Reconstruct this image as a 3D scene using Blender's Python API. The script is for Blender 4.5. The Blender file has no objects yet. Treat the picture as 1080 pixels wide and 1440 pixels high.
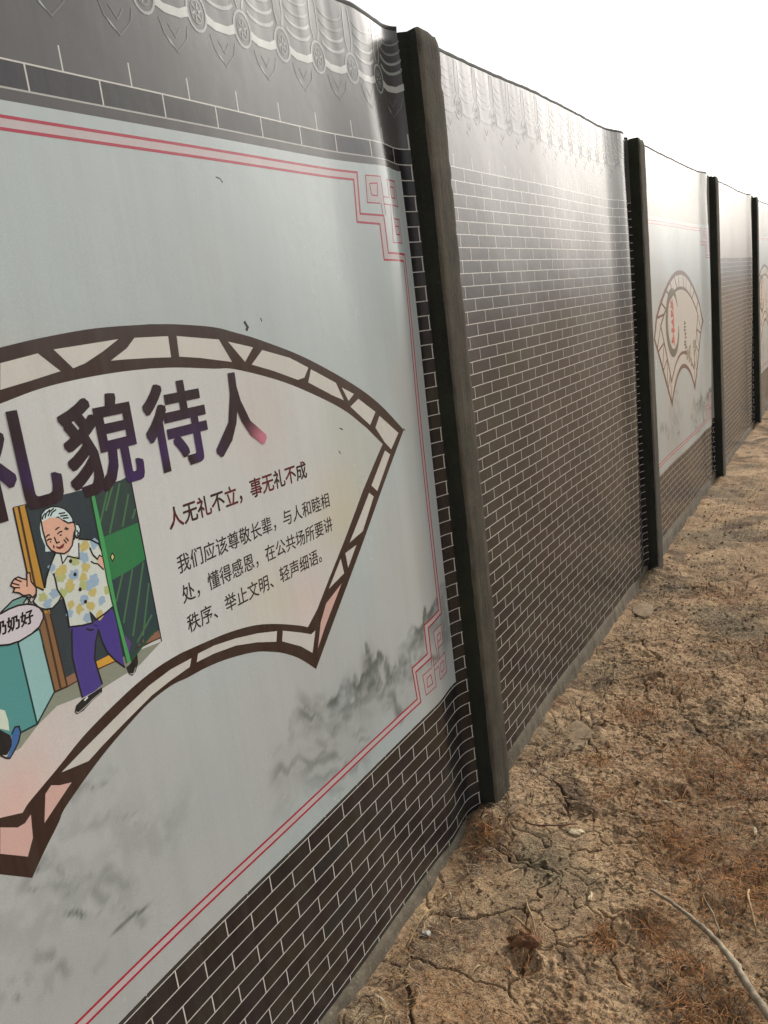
import bpy, bmesh, math, random, json
import numpy as np
from mathutils import Matrix, Vector
from mathutils.geometry import tessellate_polygon

S = bpy.context.scene
COL = S.collection

# ------------------------------------------------------------------ camera
cam_d = bpy.data.cameras.new("camera"); cam = bpy.data.objects.new("camera", cam_d); COL.objects.link(cam)
F = Vector((-0.51428732, 0.82629381, -0.22966734)); R = Vector((0.85750278, 0.49982534, -0.12191642)); U = Vector((-0.01405477, 0.25964045, 0.96560307))
cam.matrix_world = Matrix(((R.x, U.x, -F.x, 0.9404), (R.y, U.y, -F.y, 0.0), (R.z, U.z, -F.z, 1.45), (0, 0, 0, 1)))
cam_d.sensor_fit = 'VERTICAL'; cam_d.sensor_height = 24.0; cam_d.lens = 24.0*1144.46/1440
cam_d.clip_start = 0.02; cam_d.clip_end = 2000
S.camera = cam

# ------------------------------------------------------------------ hazy daylight
SUN_EL, SUN_AZ = math.radians(28), math.radians(13)      # azimuth measured from +y (along the wall) towards +x
w = bpy.data.worlds.new("World"); S.world = w; w.use_nodes = True
nt = w.node_tree; bg = nt.nodes["Background"]
sky = nt.nodes.new("ShaderNodeTexSky"); sky.sky_type = 'NISHITA'; sky.sun_disc = False
sky.sun_elevation = SUN_EL; sky.sun_rotation = SUN_AZ
sky.air_density = 1.0; sky.dust_density = 6.0; sky.ozone_density = 1.0
hs = nt.nodes.new("ShaderNodeHueSaturation"); hs.inputs['Saturation'].default_value = 0.32
mx = nt.nodes.new("ShaderNodeMix"); mx.data_type = 'RGBA'; mx.inputs[0].default_value = 0.30
mx.inputs[7].default_value = (8.0, 8.3, 8.6, 1)           # even veil of haze over the whole sky
nt.links.new(sky.outputs[0], hs.inputs['Color']); nt.links.new(hs.outputs[0], mx.inputs[6])
nt.links.new(mx.outputs[2], bg.inputs[0]); bg.inputs[1].default_value = 0.15
sd = bpy.data.lights.new("sun", 'SUN'); sd.energy = 2.6; sd.angle = math.radians(3.0); sd.color = (1.0, 0.94, 0.86)
sun = bpy.data.objects.new("sun", sd); COL.objects.link(sun)
sdir = Vector((math.sin(SUN_AZ)*math.cos(SUN_EL), math.cos(SUN_AZ)*math.cos(SUN_EL), math.sin(SUN_EL)))
sun.rotation_euler = sdir.to_track_quat('Z', 'Y').to_euler(); sun.location = (3, 6, 6)
S.view_settings.view_transform = 'Standard'; S.view_settings.look = 'None'
S.view_settings.gamma = 1; S.view_settings.use_curve_mapping = False
S.view_settings.exposure = 0.0
S.render.engine = 'CYCLES'
S.cycles.max_bounces = 6

# ---- plan of the fence (metres): wall runs along +y, camera side is +x ----
POST_Y = [-2.48, -0.262, 1.9274, 4.1108, 6.2755, 8.5763, 10.77, 12.95, 15.13, 17.31, 19.49]
POST_W, POST_H = 0.1237, 2.1136
def smooth(t):
    t = np.clip(t, 0, 1); return t*t*(3-2*t)
def span(i):            # clear opening of bay i, between post i and post i+1
    return POST_Y[i]+POST_W, POST_Y[i+1]
BULGE = {1: (0.016, 1.62, 0.34), 2: (0.030, 1.5, 1.3), 3: (0.03, 1.4, 1.2)}
def surf_x(i, y, z):    # bulging, taut vinyl surface of bay i
    ya, yb = span(i); s = yb-y; r = y-ya
    x = -0.060 + 0*z
    x = x - 0.008*smooth((0.19-s)/0.12) + 0.020*np.clip(1-s/0.062, 0, 1)**2 + 0.016*np.clip(1-r/0.05, 0, 1)**2
    a, zc, zw = BULGE.get(i, (0.026, 1.4, 1.2))
    x = x + (0.003+a*np.exp(-((z-zc)/zw)**2))*smooth((0.38-s)/0.26)*smooth(s/0.15)
    x = x + 0.0035*np.sin(2.9*y+1.6*z+1.3*i)+0.0022*np.sin(5.1*y-2.7*z+2*i)+0.0009*np.sin(10.3*y+3.9*z+i)
    # tight vertical pleats where the cloth is nailed over the top edge
    x = x + smooth((z-1.93)/0.15)*(0.0003*np.sin(23*y+3*np.sin(4*y)+2*z+i)+0.00018*np.sin(61*y+5*np.sin(7*y+i)+9*z)+0.00012*np.sin(151*y+20*z))
    # pulled-out corner near the top beside the post
    x = x + 0.007*smooth((z-1.90-0.5*s)/0.14)*smooth(1-s/0.30)*smooth(s/0.1)
    return x
# ------------------------------------------------------------------ small tools
rng = np.random.default_rng(7); random.seed(7)
def lin(c, k=1.0):
    c = np.asarray(c, float)/255.0
    return np.where(c <= 0.04045, c/12.92, ((c+0.055)/1.055)**2.4)*k
def hash2(ix, iy, s=0):
    h = (ix.astype(np.int64)*374761393 + iy.astype(np.int64)*668265263 + s*1442695041) & 0x7fffffff
    h = ((h ^ (h >> 13))*1274126177) & 0x7fffffff
    return ((h ^ (h >> 16)) & 0xffffff)/float(0xffffff)
def vnoise(x, y, s=0):
    x = np.asarray(x, float); y = np.asarray(y, float)
    ix = np.floor(x); iy = np.floor(y); fx = x-ix; fy = y-iy
    fx = fx*fx*(3-2*fx); fy = fy*fy*(3-2*fy)
    a = hash2(ix, iy, s); b = hash2(ix+1, iy, s); c = hash2(ix, iy+1, s); d = hash2(ix+1, iy+1, s)
    return (a*(1-fx)+b*fx)*(1-fy)+(c*(1-fx)+d*fx)*fy
def fbm(x, y, o=4, s=0):
    v = 0; a = 0.5; n = 0
    for k in range(o):
        v = v+a*vnoise(x*2**k+17.3*k, y*2**k-9.1*k, s+k); n += a; a *= 0.5
    return v/n

def obj(name, me, mat=None, parent=None, kind=None, label=None, category=None, group=None):
    o = bpy.data.objects.new(name, me); COL.objects.link(o)
    if mat is not None:
        for m in (mat if isinstance(mat, (list, tuple)) else [mat]): me.materials.append(m)
    if parent is not None: o.parent = parent
    if kind: o['kind'] = kind
    if label: o['label'] = label
    if category: o['category'] = category
    if group: o['group'] = group
    return o
def empty(name, loc, label, category, group=None):
    o = bpy.data.objects.new(name, None); COL.objects.link(o); o.location = loc; o.empty_display_size = 0.1
    o['label'] = label; o['category'] = category
    if group: o['group'] = group
    return o
def mesh_np(name, v, f, smooth_=True):
    me = bpy.data.meshes.new(name)
    f = np.asarray(f, np.int32); n = f.shape[1]
    me.vertices.add(len(v)); me.vertices.foreach_set('co', np.asarray(v, np.float32).ravel())
    me.loops.add(f.size); me.loops.foreach_set('vertex_index', f.ravel())
    me.polygons.add(len(f)); me.polygons.foreach_set('loop_start', np.arange(0, f.size, n, dtype=np.int32))
    me.polygons.foreach_set('loop_total', np.full(len(f), n, np.int32))
    if smooth_: me.polygons.foreach_set('use_smooth', np.ones(len(f), bool))
    me.update(calc_edges=True); me.validate()
    return me
def grid_faces(nu, nv):     # vertex index = i*nv + j
    i, j = np.meshgrid(np.arange(nu-1), np.arange(nv-1), indexing='ij')
    a = (i*nv+j).ravel()
    return np.stack([a, a+nv, a+nv+1, a+1], 1)

# ------------------------------------------------------------------ node helpers
class N:
    def __init__(s, name):
        s.m = bpy.data.materials.new(name); s.m.use_nodes = True; s.t = s.m.node_tree
        s.b = s.t.nodes["Principled BSDF"]
    def n(s, typ, **kw):
        x = s.t.nodes.new(typ)
        for k, v in kw.items():
            if k.startswith('i_'):
                x.inputs[k[2:].replace('_', ' ')].default_value = v
            else: setattr(x, k, v)
        return x
    def l(s, a, b): s.t.links.new(a, b)
    def math(s, op, a, b=None, c=None, clamp=False):
        x = s.t.nodes.new("ShaderNodeMath"); x.operation = op; x.use_clamp = clamp
        for i, v in enumerate((a, b, c)):
            if v is None: continue
            if isinstance(v, (int, float)): x.inputs[i].default_value = v
            else: s.l(v, x.inputs[i])
        return x.outputs[0]
    def mix(s, fac, a, b, mode='MIX'):
        x = s.t.nodes.new("ShaderNodeMix"); x.data_type = 'RGBA'; x.blend_type = mode; x.clamp_factor = True
        for sock, v in ((x.inputs[0], fac), (x.inputs[6], a), (x.inputs[7], b)):
            if isinstance(v, (int, float)): sock.default_value = v
            elif isinstance(v, (tuple, list, np.ndarray)): sock.default_value = tuple(list(v)[:3])+(1,)
            else: s.l(v, sock)
        return x.outputs[2]
    def noise(s, vec, scale, detail=4, rough=0.5, dist=0.0):
        x = s.t.nodes.new("ShaderNodeTexNoise"); x.inputs['Scale'].default_value = scale
        x.inputs['Detail'].default_value = detail; x.inputs['Roughness'].default_value = rough; x.inputs['Distortion'].default_value = dist
        if vec is not None: s.l(vec, x.inputs['Vector'])
        return x
    def ramp(s, fac, stops, interp='LINEAR'):
        x = s.t.nodes.new("ShaderNodeValToRGB"); x.color_ramp.interpolation = interp
        e = x.color_ramp.elements
        while len(e) < len(stops): e.new(0.5)
        for k, (p, c) in enumerate(stops):
            e[k].position = p; e[k].color = (c, c, c, 1) if isinstance(c, (int, float)) else tuple(c)[:3]+(1,)
        s.l(fac, x.inputs[0]); return x.outputs[0]
    def vmath(s, op, a, b):
        x = s.t.nodes.new("ShaderNodeVectorMath"); x.operation = op
        for i, v in enumerate((a, b)):
            if isinstance(v, (tuple, list)): x.inputs[i].default_value = v
            else: s.l(v, x.inputs[i])
        return x.outputs[0]
    def bump(s, h, strength, dist, prev=None):
        x = s.t.nodes.new("ShaderNodeBump"); x.inputs['Strength'].default_value = strength; x.inputs['Distance'].default_value = dist
        s.l(h, x.inputs['Height'])
        if prev is not None: s.l(prev, x.inputs['Normal'])
        return x.outputs[0]

PK = 1.42     # printed ink albedo against the tones read off the photograph
def vinyl_finish(M, pos):
    """woven, slightly crinkled glossy banner vinyl"""
    sep = M.n("ShaderNodeSeparateXYZ"); M.l(pos, sep.inputs[0])
    wy = M.math('SINE', M.math('MULTIPLY', sep.outputs[1], 2*math.pi/0.0034))
    wz = M.math('SINE', M.math('MULTIPLY', sep.outputs[2], 2*math.pi/0.0030))
    wv = M.math('MULTIPLY', wy, wz)
    nz = M.noise(pos, 7.0, 3, 0.55).outputs[0]
    st = M.vmath('MULTIPLY', pos, (1, 26, 3.2)); n2 = M.noise(st, 1.0, 4, 0.6).outputs[0]
    b = M.bump(nz, 0.25, 0.004); b = M.bump(n2, 0.14, 0.0012, b); b = M.bump(wv, 0.08, 0.0003, b)
    M.l(b, M.b.inputs['Normal'])
    ru = M.noise(pos, 3.0, 5, 0.6).outputs[0]
    M.l(M.ramp(ru, [(0.25, 0.21), (0.75, 0.29)]), M.b.inputs['Roughness'])
    M.b.inputs['Coat Weight'].default_value = 0.2; M.b.inputs['Coat Roughness'].default_value = 0.17; M.l(b, M.b.inputs['Coat Normal'])
    M.b.inputs['IOR'].default_value = 1.5
    return wv
def dust(M, pos, col, wv, amt=0.05):
    """settled dust film, heavier low down on the cloth, and the weave's faint speckle"""
    d = M.noise(M.vmath('MULTIPLY', pos, (1, 24, 1.3)), 1.2, 6, 0.68).outputs[0]
    f = M.ramp(d, [(0.42, 0.0), (0.75, amt*2.2)])
    c = M.mix(f, col, (0.20, 0.19, 0.17))
    sp = M.noise(pos, 420, 2, 0.6).outputs[0]
    g = M.math('MULTIPLY_ADD', M.math('SUBTRACT', sp, 0.5), 0.30, 1.0)
    g = M.math('MULTIPLY_ADD', wv, 0.09, g)
    x = M.n("ShaderNodeVectorMath", operation='SCALE'); M.l(c, x.inputs[0]); M.l(g, x.inputs['Scale'])
    return x.outputs[0]

def print_material():
    M = N("printed_vinyl_ink"); a = M.n("ShaderNodeAttribute", attribute_name="Col")
    pos = M.n("ShaderNodeNewGeometry").outputs['Position']
    wv = vinyl_finish(M, pos); M.l(dust(M, pos, a.outputs['Color'], wv), M.b.inputs['Base Color'])
    return M.m
def brick_material(name, y0, z0, bw, rh, par, pl1=(74, 73, 72), pl2=(92, 92, 90), ticks=1):
    """dark printed brickwork with pale joints below z0, plain grey print above it"""
    M = N(name); pos = M.n("ShaderNodeNewGeometry").outputs['Position']
    sep = M.n("ShaderNodeSeparateXYZ"); M.l(pos, sep.inputs[0]); Y, Z = sep.outputs[1], sep.outputs[2]
    r = M.math('DIVIDE', M.math('SUBTRACT', z0, Z), rh); row = M.math('FLOOR', r); fr = M.math('SUBTRACT', r, row)
    odd = M.math('FLOORED_MODULO', M.math('ADD', row, par), 2.0)
    u = M.math('ADD', M.math('DIVIDE', M.math('SUBTRACT', Y, y0), bw), M.math('MULTIPLY', odd, 0.5))
    c = M.math('FLOOR', u); fu = M.math('SUBTRACT', u, c)
    du = M.math('MULTIPLY', M.math('MINIMUM', fu, M.math('SUBTRACT', 1.0, fu)), bw)
    dz = M.math('MULTIPLY', M.math('MINIMUM', fr, M.math('SUBTRACT', 1.0, fr)), rh)
    vj = M.math('LESS_THAN', du, 0.0013); hj = M.math('LESS_THAN', dz, 0.00115)
    inside = M.math('GREATER_THAN', r, -0.04)
    tick = M.math('MULTIPLY', M.math('GREATER_THAN', r, -0.95 if ticks else -0.01), vj)
    j = M.math('MAXIMUM', M.math('MULTIPLY', M.math('MAXIMUM', vj, hj), inside), tick)
    cb = M.n("ShaderNodeCombineXYZ"); M.l(c, cb.inputs[0]); M.l(row, cb.inputs[1])
    wn = M.n("ShaderNodeTexWhiteNoise", noise_dimensions='2D'); M.l(cb.outputs[0], wn.inputs['Vector'])
    cl = M.noise(cb.outputs[0], 0.33, 2, 0.5).outputs[0]
    k = M.math('ADD', M.math('MULTIPLY', wn.outputs[0], 0.55), M.math('MULTIPLY', cl, 0.65))
    pl = lin([31, 25, 31]); ol = lin([39, 38, 33]); sl = lin([28, 34, 38]); dk = lin([24, 21, 25])
    bc = M.ramp(k, [(0.0, pl), (0.24, dk), (0.42, pl), (0.62, lin([32, 30, 31])), (0.70, ol), (0.86, sl), (0.93, lin([40, 32, 34]))], 'CONSTANT')
    gn = M.noise(pos, 160, 3, 0.7).outputs[0]
    bc = M.mix(M.ramp(gn, [(0.3, 0.0), (0.75, 0.35)]), bc, lin([54, 50, 48]))
    hz = M.noise(pos, 1.3, 2, 0.5).outputs[0]
    plain = M.mix(hz, lin(pl1), lin(pl2))
    base = M.mix(M.math('GREATER_THAN', r, 0.0), plain, bc)
    col = M.mix(j, base, lin([206, 204, 196]))
    wv = vinyl_finish(M, pos); M.l(dust(M, pos, col, wv, 0.05), M.b.inputs['Base Color'])
    return M.m
def concrete(name, c1, c2, rough=0.95, streak=1.0, sc=1.0):
    M = N(name); tc = M.n("ShaderNodeNewGeometry").outputs['Position']
    st = M.noise(M.vmath('MULTIPLY', tc, (60*sc, 60*sc, 3.0*sc)), 1.0, 5, 0.65).outputs[0]
    n1 = M.noise(tc, 9*sc, 6, 0.7).outputs[0]; n2 = M.noise(tc, 160, 3, 0.7).outputs[0]
    M.b.inputs['Specular IOR Level'].default_value = 0.2
    f = M.math('ADD', M.math('MULTIPLY', st, 0.45*streak), M.math('MULTIPLY', n1, 0.75))
    col = M.mix(M.ramp(f, [(0.35, 0.0), (0.8, 1.0)]), lin(c1), lin(c2))
    col = M.mix(M.ramp(n2, [(0.55, 0.0), (0.75, 0.6)]), col, lin(np.array(c2)*1.25))
    gr = M.noise(tc, 4*sc, 4, 0.6).outputs[0]
    col = M.mix(M.ramp(gr, [(0.5, 0.0), (0.75, 0.35)]), col, lin([62, 66, 44]))
    M.l(col, M.b.inputs['Base Color']); M.b.inputs['Roughness'].default_value = rough
    b = M.bump(n1, 0.5, 0.006); b = M.bump(st, 0.55, 0.003, b); b = M.bump(n2, 0.6, 0.0012, b); M.l(b, M.b.inputs['Normal'])
    return M.m
def simple(name, c, rough=0.7, c2=None, scale=60, bump=0.4, dist=0.001):
    M = N(name); p = M.n("ShaderNodeTexCoord").outputs['Object']
    n = M.noise(p, scale, 4, 0.65).outputs[0]
    M.l(M.mix(M.ramp(n, [(0.35, 0.0), (0.7, 1.0)]), lin(c), lin(c2 or np.array(c)*0.75)), M.b.inputs['Base Color'])
    M.b.inputs['Roughness'].default_value = rough; M.l(M.bump(n, bump, dist), M.b.inputs['Normal'])
    return M.m

INK = print_material()
BRICK_A = brick_material("printed_brick_with_picture", 0.957, 1.845, 0.1287, 0.0365, 0)
BRICK_B = brick_material("printed_brick_plain", 2.203, 1.831, 0.1235, 0.0357, 1)
BRICK_C = brick_material("printed_brick_low", 6.9, 1.583, 0.1235, 0.0357, 0, (150, 146, 138), (164, 160, 152), 0)
BRICK_D = brick_material("printed_brick_pale_top", 4.9, 0.462, 0.1235, 0.0357, 0, (150, 152, 146), (164, 164, 158), 0)
POST_M = concrete("rough_post_concrete", [40, 38, 33], [84, 78, 66])
SHADED_SIDE_M = concrete("shaded_side_concrete", [32, 34, 31], [56, 58, 50])  # post concrete painted darker for the shade on its side away from the sun
SLAB_M = concrete("wall_slab_concrete", [92, 90, 86], [128, 124, 116])
PLINTH_M = concrete("mortar_fillet", [88, 80, 68], [134, 126, 110], streak=0.3)

# ------------------------------------------------------------------ ground
def gheight(x, y, fine=True):
    x = np.asarray(x, float); y = np.asarray(y, float)
    near = smooth((14-y)/8)
    h = 0.030*(fbm(x*1.3+3, y*1.3, 3, 1)-0.5)
    h = h+0.030*(fbm(x*4.5, y*4.5+8, 3, 2)-0.5)
    lump = fbm(x*11+2, y*11, 3, 3); h = h+0.020*(lump-0.5)
    patch = smooth((fbm(x*2.2+9, y*2.2+1, 3, 11)-0.44)/0.16)
    cl = fbm(x*40, y*40+5, 4, 4); h = h+0.0075*patch*(np.abs(cl-0.5)*2)**0.9-0.002*patch
    h = h-0.010*0.5*patch*smooth((vnoise(x*55, y*55, 14)-0.78)/0.15)
    h = h+0.0065*(fbm(x*95, y*95, 3, 5)-0.5)*(0.4+patch)
    for (px, py, r, d) in PITS:
        q = np.hypot(x-px, y-py)/r
        a = 1+0.35*(vnoise(np.arctan2(y-py, x-px)*1.6+px*50, q*2, 6)-0.5)*2
        h = h-d*np.exp(-(q*a)**4)+0.35*d*np.exp(-((q*a-1.35)/0.3)**2)
    # cracks: warped cell borders, only where the mud dried smooth
    wx = x+0.055*(fbm(x*7, y*7, 3, 21)-0.5)*2+0.012*(fbm(x*40, y*40, 2, 27)-0.5)*2
    wy = y+0.055*(fbm(x*7+31, y*7, 3, 22)-0.5)*2+0.012*(fbm(x*40+9, y*40, 2, 28)-0.5)*2
    for (sc, sd, dep, wd) in ((5.2, 31, 0.026, 0.0019), (12.0, 41, 0.011, 0.0011)):
        gx, gy = wx*sc, wy*sc; ix, iy = np.floor(gx), np.floor(gy)
        d1 = np.full(gx.shape, 9.0); d2 = np.full(gx.shape, 9.0)
        for ox in (-1, 0, 1):
            for oy in (-1, 0, 1):
                cx = ix+ox; cy = iy+oy
                d = np.hypot(cx+hash2(cx, cy, sd)-gx, cy+hash2(cx, cy, sd+1)-gy)
                m = d < d1; d2 = np.where(m, d1, np.minimum(d2, d)); d1 = np.where(m, d, d1)
        e = (d2-d1)/sc/1.4
        msk = smooth((fbm(x*2.6+40, y*2.6, 3, sd+5)-0.42)/0.1)*smooth((7-y)/4)
        wid = wd*(0.5+1.2*vnoise(x*30, y*30, sd+9))
        h = h-dep*msk*np.exp(-(e/wid)**2)
    # meets the foot of the wall gently, soil banked against each post
    near_wall = smooth((0.11-x)/0.11)
    h = h*(1-0.75*near_wall)
    h = h-0.010*near_wall*smooth((1.85-y)/0.2)
    h = h+smooth((0.03-x)/0.07)*0.085*np.maximum(0, fbm(y*6+3, x*3, 4, 19)-0.45)
    for py in POST_Y[1:6]:
        h = h+0.030*np.exp(-(((x+0.025)/0.045)**2+((y-py+0.055)/0.065)**2))*(0.6+0.8*vnoise(x*30, y*30, 18))
        h = h+0.022*np.exp(-(((x-0.03)/0.09)**2+((y-py-0.03)/0.15)**2))*(0.6+0.8*vnoise(x*25, y*25, 8))
    h = h-0.012
    return h
PITS = [(0.473, 1.655, 0.022, 0.022), (0.268, 1.440, 0.034, 0.014), (0.205, 2.01, 0.04, 0.010), (0.43, 2.20, 0.05, 0.012), (0.62, 1.75, 0.05, 0.008), (0.06, 1.235, 0.025, 0.008), (0.50, 2.72, 0.06, 0.012), (0.72, 2.6, 0.07, 0.012), (0.2, 3.2, 0.05, 0.010)]

def build_ground():
    def axis(a, segs):
        out = [a]
        for (end, s0, s1) in segs:
            L = end-out[-1]; n = max(1, int(round(2*L/(s0+s1)))); t = np.linspace(0, 1, n+1)[1:]
            w_ = s0+(s1-s0)*(t-0.5/n); w_ = np.cumsum(w_); out += list(out[-1]+L*w_/w_[-1])
        return np.array(out)
    X = axis(-0.10, [(0.82, 0.0026, 0.0028), (1.6, 0.005, 0.02), (5, 0.04, 0.3)])
    Yn = axis(1.02, [(2.2, 0.0026, 0.0028), (4.2, 0.0034, 0.009), (9, 0.012, 0.06), (24, 0.1, 0.5)])
    Y0 = axis(-2.5, [(0.8, 0.2, 0.03), (1.01, 0.01, 0.01)])
    Y = np.concatenate([Y0, Yn])
    gx, gy = np.meshgrid(X, Y, indexing='ij')
    z = gheight(gx, gy)
    fade = smooth((4.9-gx)/1.5)*smooth((23.5-gy)/6)*smooth((gy+2.4)/1.5)
    z = z*fade-0.03*(1-fade)
    me = mesh_np("ground", np.stack([gx.ravel(), gy.ravel(), z.ravel()], 1), grid_faces(len(X), len(Y)))
    o = obj("ground", me, GROUND_M, kind='structure')
    # the same earth carried on to the horizon, lying a little lower
    v = [(-400, -400, -0.06), (400, -400, -0.06), (400, 400, -0.06), (-400, 400, -0.06)]
    obj("ground_plain", mesh_np("ground_plain", v, [[0, 1, 2, 3]]), GROUND_M, kind='structure')
def ground_material():
    M = N("dry_cracked_earth"); p = M.n("ShaderNodeNewGeometry").outputs['Position']
    a = M.noise(p, 3.1, 6, 0.62, 0.4).outputs[0]; b = M.noise(p, 11, 5, 0.65).outputs[0]
    c = M.noise(p, 60, 5, 0.7).outputs[0]; d = M.noise(p, 260, 3, 0.7).outputs[0]; g = M.noise(p, 1.6, 4, 0.6).outputs[0]
    e = M.noise(p, 5.5, 5, 0.6, 0.6).outputs[0]
    s = M.noise(p, 130, 4, 0.75, 0.3).outputs[0]; r = M.noise(M.vmath('ADD', p, (7, 3, 1)), 2.3, 5, 0.6, 0.5).outputs[0]
    col = M.mix(M.ramp(a, [(0.34, 0.0), (0.66, 1.0)]), lin([150, 124, 96]), lin([196, 166, 130]))
    col = M.mix(M.ramp(r, [(0.50, 0.0), (0.66, 0.6)]), col, lin([156, 122, 88]))
    col = M.mix(M.ramp(b, [(0.52, 0.0), (0.66, 0.7)]), col, lin([122, 90, 64]))
    col = M.mix(M.ramp(g, [(0.50, 0.0), (0.62, 0.75)]), col, lin([110, 103, 84]))
    col = M.mix(M.ramp(e, [(0.53, 0.0), (0.63, 0.75)]), col, lin([84, 70, 60]))
    col = M.mix(M.ramp(c, [(0.54, 0.0), (0.64, 0.75)]), col, lin([80, 56, 40]))
    col = M.mix(M.ramp(c, [(0.30, 0.6), (0.42, 0.0)]), col, lin([206, 180, 140]))
    col = M.mix(M.ramp(s, [(0.56, 0.0), (0.66, 0.85)]), col, lin([56, 42, 33]))
    col = M.mix(M.ramp(d, [(0.56, 0.0), (0.68, 0.85)]), col, lin([48, 36, 28]))
    col = M.mix(M.ramp(d, [(0.30, 0.6), (0.42, 0.0)]), col, lin([214, 190, 150]))
    M.l(col, M.b.inputs['Base Color']); M.b.inputs['Roughness'].default_value = 0.95
    M.b.inputs['Specular IOR Level'].default_value = 0.15
    n = M.bump(b, 0.4, 0.010); n = M.bump(c, 0.8, 0.007, n); n = M.bump(s, 0.8, 0.0035, n); n = M.bump(d, 0.9, 0.0024, n); M.l(n, M.b.inputs['Normal'])
    return M.m
GROUND_M = ground_material()
build_ground()

# ------------------------------------------------------------------ the fence: posts, slabs, mortar fillet
fence = empty("concrete_fence", (0, POST_Y[0], 0), "dark rough concrete posts and slabs of the long wall beside bare earth", "fence")
def build_post(k):
    y0 = POST_Y[k]; wd = POST_W; dp = 0.20; H = POST_H
    prof = []
    ch = 0.010
    segs = [((0, 0), (0, wd)), ((0, wd), (-dp, wd)), ((-dp, wd), (-dp, 0)), ((-dp, 0), (0, 0))]
    for (a, b) in segs:
        n = 9 if abs(a[0]-b[0]) < 1e-6 else 8
        for t in range(n):
            s = t/n; prof.append((a[0]+(b[0]-a[0])*s, a[1]+(b[1]-a[1])*s))
    prof = np.array(prof); n = len(prof); nz = 190 if k in (2, 3) else 70
    zs = np.linspace(-0.12, H, nz)
    V = []
    c = np.array([-dp/2, wd/2])
    for z in zs:
        q = prof.copy()
        # arrises knocked about: pull in the corners by a broken amount
        for (cx, cy) in ((0, 0), (0, wd)):
            d = np.hypot(q[:, 0]-cx, q[:, 1]-cy)
            chip = 0.0022+0.0055*max(0, float(vnoise(np.array(z*34+k*9), np.array(cy*60+1.0), 51))-0.50)+0.008*max(0, float(vnoise(np.array(z*17+k*5), np.array(cy*50), 52))-0.72)
            w_ = np.exp(-(d/0.010)**2)
            q = q+(c-q)/np.linalg.norm(c-q, axis=1)[:, None]*(w_*chip*1.6)[:, None]
        dx = 0.0016*(fbm(q[:, 1]*30+k, z*4+q[:, 0]*30, 3, 53)-0.5)
        q = q+np.stack([dx, dx*0.8], 1)
        lean = 0.0
        zz = z
        if z > H-0.05:
            t = (z-(H-0.05))/0.05
            q = c+(q-c)*(1-0.045*t**4)
            zz = z-0.010*t*(vnoise(q[:, 1]*55+k*7, q[:, 0]*40, 54))-0.012*t*np.clip((q[:, 1]-wd*0.6)/wd, 0, 1)
        V.append(np.stack([q[:, 0], q[:, 1], np.full(n, 1.0)*zz], 1))
    V = np.concatenate(V)
    f = []; mi = []
    for i in range(nz-1):
        for j in range(n):
            j2 = (j+1) % n
            f.append([i*n+j, i*n+j2, (i+1)*n+j2, (i+1)*n+j]); mi.append(1 if j >= n-8 else 0)  # side away from the sun takes the shade-darkened concrete
    top = len(V); ctr = V[-n:].mean(0); ctr[2] += 0.004
    V = np.concatenate([V, ctr[None]])
    me = bpy.data.meshes.new("post")
    fl = f+[[(nz-1)*n+j, (nz-1)*n+(j+1) % n, top] for j in range(n)]
    me.from_pydata([tuple(v) for v in V], [], fl)
    me.materials.append(POST_M); me.materials.append(SHADED_SIDE_M)
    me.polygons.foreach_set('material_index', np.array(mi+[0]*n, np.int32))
    me.polygons.foreach_set('use_smooth', np.ones(len(fl), bool)); me.update()
    me.set_sharp_from_angle(angle=math.radians(50))
    o = obj("post", me, None, fence); o.location = (0, y0-POST_Y[0], 0)
NB = len(POST_Y)-1
for k in range(len(POST_Y)): build_post(k)
def slab_mesh(i):
    ya, yb = span(i); n = 60; ys = np.linspace(ya-0.03, yb+0.03, n); V = []
    zt = 2.122
    for y in ys:
        t = zt+0.004*(float(vnoise(np.array(y*14.0), np.array(i*3.0), 61))-0.5)+0.003*(float(vnoise(np.array(y*50.0), np.array(i*3.0), 62))-0.5)
        V += [(-0.085, y, -0.15), (-0.085, y, t-0.006), (-0.092, y, t), (-0.128, y, t), (-0.135, y, t-0.006), (-0.135, y, -0.15)]
    f = []
    for a in range(n-1):
        for b in range(5): f.append([a*6+b, (a+1)*6+b, (a+1)*6+b+1, a*6+b+1])
    return mesh_np("wall_slab", V, f, False)
for i in range(NB):
    o = obj("wall_slab", slab_mesh(i), SLAB_M, fence); o.location = (0, -POST_Y[0], 0)
BOT = {0: 0.0, 1: 0.002, 2: 0.048, 3: 0.058, 4: 0.035}
def plinth_mesh(i):
    ya, yb = span(i); n = 260; ys = np.linspace(ya, yb, n); V = []; zt = BOT.get(i, 0.05)
    for y in ys:
        a = float(fbm(np.array(y*9.0), np.array(i+0.5), 3, 71))-0.5; b = float(fbm(np.array(y*45.0), np.array(i+4.5), 3, 72))-0.5
        c = float(fbm(np.array(y*120.0), np.array(i+2.5), 2, 74))-0.5
        V += [(-0.084, y, zt+0.006), (-0.062, y, zt+0.005+0.004*b), (-0.057+0.003*c, y, zt+0.001+0.008*b), (-0.054+0.005*a+0.004*b, y, 0.5*zt+0.001+0.006*b+0.004*c),
              (-0.052+0.012*a+0.008*b, y, -0.004+0.006*b), (-0.044+0.014*a, y, -0.035)]
    f = []
    for q in range(n-1):
        for b in range(5): f.append([q*6+b, q*6+b+1, (q+1)*6+b+1, (q+1)*6+b])
    return mesh_np("mortar_fillet", V, [x[::-1] for x in f], True)
for i in range(NB):
    o = obj("mortar_fillet", plinth_mesh(i), PLINTH_M, fence); o.location = (0, -POST_Y[0], 0)

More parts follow.
